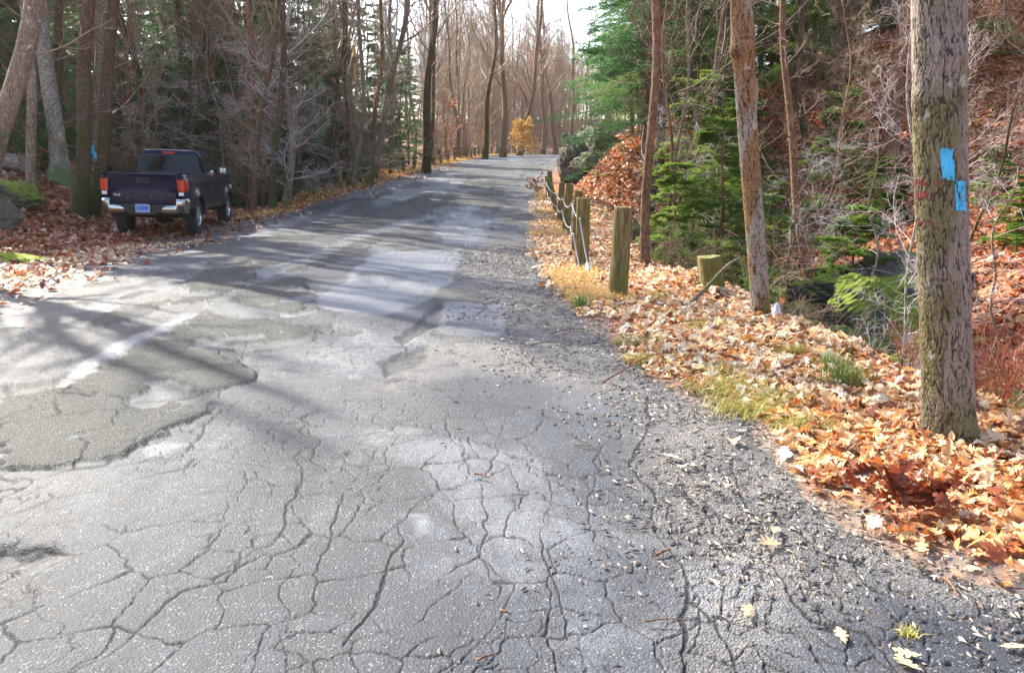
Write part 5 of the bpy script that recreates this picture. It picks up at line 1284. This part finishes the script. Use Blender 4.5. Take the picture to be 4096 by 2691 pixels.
rock(2, 208, 17.5, (.45,.45,.35), 13, 'cliff', 'grey green rock at the left edge under the log')
rock(12, 229, 15, (.75,.45,.20), 14, 'bright', 'low rock covered in bright yellow green moss at the left edge', dz=-.02)
rock(152, 188, 24, (.5,.35,.2), 15, 'cliff', 'small grey stone on the leaf bank behind the blazed pair')
rock(1002, 298, 9, (.6,.5,.4), 16, 'moss', 'mossy stone among ferns right of the blazed oak', dz=.05)
# rock ledge at the crest: one body of several cut blocks
V_, F_ = [], []; n0 = 0
for k, (px, py, y, s, sd) in enumerate([(576,168,35,(.75,.9,1.2),31),(588,160,36,(1.0,1.2,1.3),32),(600,168,34,(1.1,1.,.7),33),(573,150,38,(.6,.8,.9),34),(584,143,39,(.9,1.,.8),35),(613,168,33,(.8,.8,.45),36),(568,160,37,(.45,.6,1.0),37),(580,178,33,(.8,.6,.5),38),(596,150,37,(1.1,1.,.8),39)]):
    V, F = rock_mesh(sd, s, nplanes=12); c = at_depth(px, py, y); V_.append(V+c); F_.append(F+n0); n0 += len(V)
mobj('rock_ledge', npmesh('rock_ledge', np.concatenate(V_), np.concatenate(F_), [RK['cliff']], smooth=False), label='dark mossy rock ledge jutting out at the right side of the road crest', category='rock')
rock(777, 316, 9.2, (.06,.05,.10), 41, 'bright', 'small pale pointed stone at the foot of the flaking trunk', 'pale_stone', dz=.03, pt=gpt(777, 318)).data.materials[0] = plain('pale_stone', (.62,.58,.62), .7)

# ------------------------------------------------------------------ logs, stump, fallen wood
def log(p0, p1, r0, r1, label, mat, name='log', cat='log', sides=12, bend=.03, caps=True):
    p0, p1 = np.array(p0, float), np.array(p1, float); t = np.linspace(0, 1, 14)[:, None]; L = np.linalg.norm(p1-p0); q = p0*(1-t)+p1*t
    q[:, 2] += (np.sin(t*3.1)*bend*L).ravel(); q[:, 0] += (np.sin(t*5)*bend*L*.5).ravel(); rr = (r0+(r1-r0)*t).ravel()*(1+.06*np.sin(t*19)).ravel()
    m = MB(); m.tube(q, rr, sides, caps); return m.build(name, mat, smooth=False, label=label, category=cat)
a = gpt(27, 176); log((a[0]-3.2, a[1]+.5, a[2]+.45), (a[0], a[1], a[2]+.32), .26, .22, 'pale weathered log end lying across the leaf bank at the far left', BK['pale'])
a = gpt(712, 285); sp = at_depth(712, 256, a[1]); guard_post(a, (sp[0]-.04, sp[1], sp[2]), .30, 91, 'short leaning weathered stump like post by the stream with yellow moss', None, .3)
a, b = gpt(721, 283), gpt(690, 305); log(b+[0, 0, .03], np.array([a[0]*.5+b[0]*.5+.35, b[1]+.35, b[2]+.52]), .028, .018, 'bent grey branch standing out of the leaves in front of the stump', BK['grey'], 'fallen_branch', 'branch', 7, .08)
for i, (A, Bp, r, lb) in enumerate([((1280,778),(1365,770),.012,'lichened stick on the gravelly road edge'), ((1235,806),(1300,800),.010,'curved stick on the gravel below the lichened one'), ((1460,868),(1445,830),.008,'thin dark twig standing at the verge'),
        ((1400,905),(1560,845),.012,'arching dead branch over the grassy verge'), ((1500,858),(1600,880),.010,'straight dead twig under the arching branch'), ((1103,1108),(1138,1118),.010,'broken twig piece on the asphalt'),
        ((1522,1300),(1560,1285),.012,'short stick at the broken pavement edge'), ((1165,1430),(1190,1438),.009,'tiny twig stub on the asphalt low in the middle'), ((1108,1545),(1148,1532),.008,'tiny curved twig at the bottom of the picture'),
        ((2185,1350),(2230,1395),.009,'dark stick along the edge of the leaves at lower right'), ((1335,1040),(1385,1052),.007,'thin twig on the gritty asphalt below the verge'), ((1500,1455),(1600,1452),.006,'pale thin twig across the gravel strip')]):
    p, q = dpt(*A), dpt(*Bp); off = .02 if i != 3 else .06; log(p+[0, 0, off], q+[0, 0, off+(.03 if i == 3 else .0)], r*.6, r*.3, lb, BK['brown' if i % 3 else 'red'], 'fallen_twig', 'twig', 6, .06)

# ------------------------------------------------------------------ brush
def shrub_parts(seed, n, h, spread, arch, tw=1.0, mr=.0022, r0=.008):
    rg = np.random.default_rng(seed); az = rg.random(n)*6.283; el = rg.uniform(.55, 1.35, n)
    P0 = np.stack([.15*spread*np.cos(az), .15*spread*np.sin(az), np.full(n, -.05)], 1); D = np.stack([np.cos(az)*np.cos(el)*spread, np.sin(az)*np.cos(el)*spread, np.sin(el)], 1)
    L = h*rg.uniform(.6, 1.2, n); r = np.full(n, r0)*rg.uniform(.6, 1.2, n); B = grow(rg, P0, D, L, 10, .08, 0, arch)
    p, d, l2, r2 = kids(rg, B, L, r, r*.3, int(7*tw), .2, 1., .75, .42); S = grow(rg, p, d, l2, 6, .14, .03, arch*.4); r2 = np.maximum(r2*.8, mr)
    p, d, l3, r3 = kids(rg, S, l2, r2, r2*.4, int(5*tw), .15, 1., .7, .5); T = grow(rg, p, d, np.maximum(l3, .08), 4, .16, .03)
    V, F = tubes([(B, r, r*.3, 5), (S, r2, r2*.5, 4), (T, np.full(len(p), mr), np.full(len(p), mr*.5), 3)]); return V, F, T
SH = [('grey', shrub_parts(501, 9, 1.6, 1., .22)), ('white', shrub_parts(502, 9, 2.0, .8, .12)), ('grey', shrub_parts(503, 9, 1.3, 1.1, .25)), ('brown', shrub_parts(504, 12, 1.2, .9, .1)), ('red', shrub_parts(505, 16, 1.0, .5, .04))]
SM = [npmesh('bare_shrub', V, F, [TW[c]]) for c, (V, F, T) in SH]
def shrub(i, x, y, s, label, group=None, rot=None, dz=0):
    o = bpy.data.objects.new('bare_shrub', SM[i]); o.location = (x, y, float(hgt(x, y))+dz); o.rotation_euler = (0, 0, float(rng.random()*6.28) if rot is None else rot); o.scale = (s, s, s)
    COL.objects.link(o); return tag(o, label=label, category='shrub', group=group)
for (px, py, y, i, s, lb) in [(752, 270, 12.5, 0, .8, 'pale twiggy shrub just right of the flaking trunk foot'), (790, 300, 10.8, 2, .5, 'tangle of thin grey stems over the stream'),
       (880, 330, 8.8, 1, .45, 'whitish upright shrub left of the blazed oak'), (905, 340, 8., 2, .5, 'grey brush touching the left side of the blazed oak'), (700, 270, 11.5, 3, .7, 'thin brown brush in front of the stump'),
      (665, 262, 13.2, 3, .8, 'thin brown brush behind the tall guard post'), (1000, 400, 6.4, 4, .9, 'dense red stemmed brush right of the blazed oak'), (1016, 380, 6.8, 2, 1., 'grey twiggy brush at the right edge beside the oak'), (985, 330, 9., 1, .9, 'tall pale twigs right of the blazed oak'),
      (1010, 440, 5.4, 4, .7, 'red dried weeds at the right edge'), (918, 405, 6.6, 4, .45, 'reddish dried weeds left of the foot of the blazed oak'), (975, 445, 5.1, 4, .45, 'red dried stems in front of the oak at its right'), (850, 350, 8.4, 3, .5, 'brown stalks at the top of the bank above the stream'),
      (820, 335, 9., 3, .5, 'short brown stalks on the bank left of the sapling'), (640, 170, 28, 2, 1.4, 'grey brush under the tall hemlock'), (800, 205, 16, 0, 1.3, 'wide fan of white twigs on the middle of the slope'), (860, 200, 16.5, 2, 1.4, 'grey horizontal twigs beside the leaning slope trunk'),
      (1000, 250, 11, 2, 1.2, 'thin grey brush on the red slope right of the oak'), (300, 192, 27, 3, 1.3, 'brown brush at the start of the left cable fence'), (322, 190, 28.5, 2, 1.2, 'grey brush around the first left guard post'), (262, 192, 27.5, 3, 1.3, 'brown thicket right of the parked truck')]:
    shrub(i, (px-512)/FPX*y, y, s, lb)
c = 0
for k in range(400):
    a = rng.uniform(-30, -1); d = rng.uniform(26, 70); x, y = d*math.sin(R(a)), d*math.cos(R(a)); dl = xL(y)-x
    if dl < .9 or dl > 14 or y < 26: continue
    shrub(int(rng.choice([0, 2, 3, 3])), x, y, rng.uniform(1., 1.9), 'leafless twiggy underbrush behind the left cable fence', 'underbrush behind the left cable fence', dz=-.05); c += 1
    if c > 34: break
c = 0
for k in range(300):
    a = rng.uniform(8, 36); d = rng.uniform(9.5, 26); x, y = d*math.sin(R(a)), d*math.cos(R(a)); dr = x-xR(y)
    if dr < 5.2: continue
    shrub(int(rng.choice([0, 1, 2, 3])), x, y, rng.uniform(.7, 1.5), 'leafless twiggy brush on the slope across the stream', 'brush on the slope across the stream', dz=-.05); c += 1
    if c > 2: break
# fans of long white twigs: understory beech boughs
def fan_tree(px, py, y, seed, H, label, lean=(0, 0), nb=15, bl=.55):
    parts = bare_parts(seed, H, .022, lean, .25, nb, bl, ang=1.35, up=-.005, wob=2, twigs=1., min_r=.0024, sides=7, flare=.1); b = at_depth(px, py, y)
    add_tree('understory_tree', parts, BK['grey'], TW['white'], (b[0], b[1], float(hgt(b[0], b[1]))-.05), label=label, category='tree')
fan_tree(872, 230, 13.5, 601, 3.6, 'small tree with wide flat fans of silvery twigs left of the blazed oak'); fan_tree(800, 250, 14.5, 602, 3.4, 'small bare tree with spreading silver twigs right of the flaking trunk'); fan_tree(690, 200, 18, 604, 3.8, 'bare small tree with pale twigs between the thin trunk and the flaking trunk')
fan_tree(1005, 240, 11, 605, 3.0, 'bare small tree with grey twigs right of the blazed oak')
fan_tree(215, 180, 26, 606, 5.5, 'small bare tree with white twigs right of the truck cab'); fan_tree(262, 185, 27, 607, 5.5, 'small bare tree with pale twigs left of the straight forked trunk'); fan_tree(160, 180, 27, 608, 5.5, 'small bare tree with pale twigs behind the truck bed')

# ------------------------------------------------------------------ leaf litter and grass
rg = np.random.default_rng(77)
def verge_ok(x, y):
    dr = x-xR(y); n = fbm(x, y, 1.4, 4, 201)-.5
    return ss(-.02, .22, dr+n*.5)*(1-ss(6., 7.5, dr))
def thin(x, y): return verge_ok(x, y)*(y > -1)*(1-.8*ss(.52, .62, fbm(x, y, 1.3, 4, 210)))
P1 = scatter(rg, 30000, 2.3, 9, 8, 62, lambda x, y: thin(x, y), 1.6)
for nm, sel, mt, lb in (('leaf_litter', P1[:, 1] < 5.2, 'gold', 'golden fallen oak leaves piled on the near right verge'), ('leaf_litter', P1[:, 1] >= 5.2, 'verge', 'pale fallen oak leaves on the verge below the guard posts')):
    Q = P1[sel]; h = rg.random(len(Q)) < .62; A1 = leaf_cloud(rg, Q[h], .10, 2, .38, .04, .5); A2 = leaf_cloud(rg, Q[~h], .065, 3, .5, .04, .6)
    stuff_mesh(nm, np.concatenate([A1[0], A2[0]]), np.concatenate([A1[1], A2[1]+len(A1[0])]), LF[mt], lb)
P2 = scatter(rg, 60000, 8.5, 30, 1, 40, lambda x, y: verge_ok(x, y)*(x-xR(y) < 5.6)*.9, 1.3)
V, F = leaf_cloud(rg, P2, .095, 1, .35, .03); stuff_mesh('leaf_litter', V, F, LF['verge'], 'whitish leaf litter along the right verge and gully')
P3 = scatter(rg, 150000, 9, 48, 2, 40, lambda x, y: ss(4.8, 5.6, x-xR(y)+ss(20, 28, y)*4)*(.35+.65*ss(.3, .55, fbm(x, y, 1.2, 3, 220))), 1.5)
V, F = leaf_cloud(rg, P3, .15, 0, .4, .03); stuff_mesh('leaf_litter', V, F, LF['hill'], 'red brown leaf litter covering the slope across the stream')
P8 = scatter(rg, 30000, 8, 19, -42, -10, lambda x, y: ss(-1.3, .3, xL(y)-x+(fbm(x, y, .8, 4, 250)-.5)*2)*(1-ss(1.2, 2.2, xL(y)-x))*.8, 1.3)
V, F = leaf_cloud(rg, P8, .10, 1, .25, .02); stuff_mesh('leaf_litter', V, F, LF['verge'], 'pale trampled leaves on the lay-by beside the pavement')
P4 = scatter(rg, 90000, 8, 48, -40, 2, lambda x, y: ss(.0, 2.4, xL(y)-x+(fbm(x, y, .9, 4, 230)-.5)*3)*.9+ss(-1.8, .2, xL(y)-x)*.14, 1.4)
V, F = leaf_cloud(rg, P4, .14, 0, .4, .03); stuff_mesh('leaf_litter', V, F, LF['left'], 'rust coloured leaf litter on the left bank and lay-by')
# golden strip at the foot of the left fence
P5 = scatter(rg, 60000, 24, 92, -20, 4, lambda x, y: ((xL(y)-x) > .1)*((xL(y)-x) < 1.3+.5*vnoise(x, y, .4, 3)), 1.)
V, F = blades(rg, P5[::2], .22, .008, .9); stuff_mesh('dry_grass', V, F, GR['straw'], 'golden dry grass strip along the left road edge')
V, F = leaf_cloud(rg, P5[1::4], .2, 0, .3); stuff_mesh('leaf_litter', V, F, LF['orange'], 'orange leaves along the left road edge', True)
P6 = scatter(rg, 60000, 9.5, 34, 0, 12, lambda x, y: ((x-xR(y)) > .1)*((x-xR(y)) < .85)*ss(.42, .6, vnoise(x, y, .8, 7)), 1.)
V, F = blades(rg, P6, .13, .005, 1.2); stuff_mesh('dry_grass', V, F, GR['straw'], 'straw coloured grass at the foot of the right guard posts')
# tufts on the near verge
for i, (dx, dy, s, mt, lb) in enumerate([(1480,800,.26,'green','mossy grass tuft at the gravel edge above the arching branch'), (1500,845,.2,'green','small grass tuft left of the arching branch'), (1700,905,.34,'green','yellow green grass tuft in the middle of the verge'), (1760,935,.38,'green','broad yellow green grass tuft at the edge of the dirt'), (1740,960,.3,'green','ragged grass tuft nearest the dirt patch'),
      (1560,740,.18,'green','tuft of pale grass below the tall guard post'), (1640,765,.22,'green','grass tuft between leaves right of the tall guard post'), (1690,870,.2,'green','green tuft above the broad one'), (1960,885,.24,'fresh','upright fresh green grass left of the blazed oak'), (1860,1000,.2,'green','low green tuft in front of the blazed oak'),
      (1350,716,.14,'fresh','bright green tuft at the foot of the tall guard post'), (1530,690,.15,'green','small tuft on the bank behind the tall guard post'), (1930,860,.16,'fresh','small green tuft on the bank edge'), (1840,820,.16,'green','grass tuft near the bank edge'), (2110,1480,.035,'green','mossy tuft in the broken pavement near the bottom')]):
    c = dpt(dx, dy); n = int(1500*s); q = rg.normal(0, s*.36, (n, 2)).clip(-s*.8, s*.8)*np.array([1.2, .8]); x, y = c[0]+q[:, 0], c[1]+q[:, 1]; P = np.stack([x, y, hgt(x, y)], 1)-c
    V, F = blades(rg, P, min(.4*s+.02, .10) if mt == 'green' else .18, .0024, 1.1 if mt == 'green' else .45); mobj('grass_tuft', npmesh('grass_tuft', V, F, [GR[mt]]), loc=c, label=lb, category='grass tuft')
# single leaves lying on the pavement
for i, (dx, dy, mt, lb) in enumerate([(1722,1008,'verge','pale oak leaf alone on the dirt before the grass'), (1702,1037,'gold','brown curled oak leaf below the pale lone one'), (1822,1062,'verge','upper of two pale oak leaves on the dark dirt'), (1825,1075,'verge','lower of two pale oak leaves on the dark dirt'), (1850,1100,'verge','pale oak leaf at the tip of the leaf pile'), (1560,1072,'verge','tan leaf on the broken pavement edge'), (1585,1090,'verge','tan leaf beside another on the pavement edge'),
      (1800,1240,'gold','tan leaf on the cracked strip'), (1790,1278,'gold','tan leaf low on the cracked strip'), (1740,1430,'gold','curled tan leaf on the broken pavement'), (2110,1560,'gold','orange leaf at the bottom right'), (2105,1528,'gold','orange oak leaf beside the moss at the bottom right'), (2350,1515,'gold','orange leaf at the right bottom corner'), (1955,1490,'gold','tan leaf on the pale gravel patch'), (1610,1090,'verge','third tan leaf on the pavement edge'), (1690,1140,'verge','leaf on the cracked pavement strip')]):
    c = dpt(dx, dy); V, F = leaf_cloud(np.random.default_rng(900+i), np.zeros((1, 3)), .12, 2, .15, .0); mobj('fallen_leaf', npmesh('fallen_leaf', V, F, [LF[mt]]), loc=(c[0], c[1], c[2]+.02), label=lb, category='leaf')
# heap of crimson leaves on the pile
def cluster(dx, dy, n, s, mt, size, label, name, z=.05, det=2, zs=.06, pt=None):
    c = pt if pt is not None else dpt(dx, dy); q = rg.normal(0, 1, (n, 3))*np.array([s, s*.6, zs]); P = q.copy(); P[:, 2] = np.abs(P[:, 2])+z
    V, F = leaf_cloud(rg, P, size, det, .9, .0, .6); return mobj(name, npmesh(name, V, F, [LF[mt]]), loc=c, label=label, category='leaves', kind='stuff' if name == 'leaf_heap' else None)
cluster(2110, 1195, 70, .11, 'crimson', .11, 'heap of dark red oak leaves on the golden leaf pile', 'leaf_heap'); 
cc = gpt(537, 192); bo_ = empty('fallen_bough', cc, label='fallen oak bough with dark shrivelled leaves beside the far guard posts', category='branch'); lv_ = cluster(0, 0, 110, .26, 'crimson', .11, None, 'leaves', .1, 1, .28, np.zeros(3)); lv_.parent = bo_
del lv_['category']; m = MB()
for a_ in np.linspace(0, 5.6, 7): m.tube([(0, 0, .02), (.3*math.cos(a_), .25*math.sin(a_), .25+.1*math.sin(a_*3)), (.6*math.cos(a_+.2), .45*math.sin(a_), .4+.15*math.sin(a_*3))], [.015, .009, .004], 5)
m.build('branch', BK['brown'], bo_)
# pebbles, needles and bark crumbs on the pavement edge
P7 = scatter(rg, 70000, 2.2, 16, -6, 50, lambda x, y: ss(-1.5, -.2, (x-xR(y))+(fbm(x, y, 1.2, 4, 240)-.5)*1.6)*(1-ss(.2, .8, x-xR(y)))+.012, 1.3)
n = len(P7); az = rg.random(n)*6.283; L = rg.uniform(.004, .022, n)*(1+P7[:, 1]*.05); d = np.stack([np.cos(az), np.sin(az), 0*az], 1)*L[:, None]; a = np.stack([-np.sin(az), np.cos(az), 0*az], 1)*(L*rg.uniform(.08, .5, n))[:, None]; up = np.array([0, 0, 1.])*(L*.35)[:, None]
P7[:, 2] = hgt(P7[:, 0], P7[:, 1], False)+.004+rg.random(n)*.012
V = np.stack([P7-d, P7+a, P7+d, P7-a, P7+up], 1).reshape(-1, 3); b = np.arange(n)[:, None]*5
F = np.concatenate([b+np.array([[i, (i+1) % 4, 4]]) for i in range(4)])
CR = leaf_mat('crumbs', [(0,(.02,.018,.015)),(.45,(.10,.08,.06)),(.7,(.28,.22,.16)),(.92,(.38,.33,.27)),(1,(.6,.54,.46))], 0., .7)
stuff_mesh('gravel', V, F, CR, 'bark crumbs, needles and grit strewn over the right road edge', False)
# ferns
def fern(px, py, y, s, seed, label, mat='right'):
    r_ = np.random.default_rng(seed); b = at_depth(px, py, y); V_, n = [], 0
    for k in range(12):
        az = k*.52+r_.random()*.4; u = np.linspace(0, 1, 22)[1:]; L = s*r_.uniform(.7, 1.1); e = np.array([math.cos(az), math.sin(az), 0]); sd = np.array([-math.sin(az), math.cos(az), 0])
        c_ = e*(u*L)[:, None]+np.array([0, 0, 1.])*((u-.75*u*u)*L*.9)[:, None]
        for sg in (1, -1):
            w_ = (L*.26*np.sin(np.pi*np.minimum(u*.9+.1, 1))+.004)[:, None]; q = c_+sd*sg*w_+e*w_*.25-np.array([0, 0, .2])*w_
            hw_ = e*(L*.014); V_.append(np.stack([c_-hw_, (c_+q)/2-hw_*.9, q, (c_+q)/2+hw_*.9], 1).reshape(-1, 3))
    V = np.concatenate(V_); o = mobj('fern', npmesh('fern', V, np.arange(len(V)).reshape(-1, 4), [ND[mat]]), loc=(b[0], b[1], float(hgt(b[0], b[1]))+.03), label=label, category='fern')
for i, (px, py, y, s, lb) in enumerate([(712, 240, 14.6, .55, 'green fern between the stump and the flaking trunk'), (783, 245, 14.2, .5, 'fern right of the flaking trunk'), (850, 235, 14.8, .6, 'bright fern on top of the mossy ledge'), (985, 240, 12, .6, 'green fern right of the blazed oak'), (1010, 265, 10.6, .5, 'fern near the right edge among red leaves'), (640, 205, 19, .5, 'small fern on the red leaves behind the guard posts'), (600, 178, 30, .7, 'dark green fern below the rock ledge'), (930, 275, 12.5, .5, 'fern close to the left side of the blazed oak'), (830, 262, 13.4, .4, 'small fern at the edge of the largest boulder'), (1018, 210, 14, .6, 'fern high on the slope at the right edge')]):
    fern(px, py, y, s, 700+i, lb)

# ------------------------------------------------------------------ thin winter haze
hz = MB(); hz.box((-10, 120, 22), (330, 330, 52)); hm = NT('haze'); vp = hm.n('VolumePrincipled', {'Color': (1,.93,.82,1), 'Density': .0003, 'Anisotropy': .6}); hm.t.links.new(vp.outputs[0], hm.out.inputs['Volume'])
ho = hz.build('haze', hm.m, kind='stuff', label='thin pale haze in the wood', category='haze')
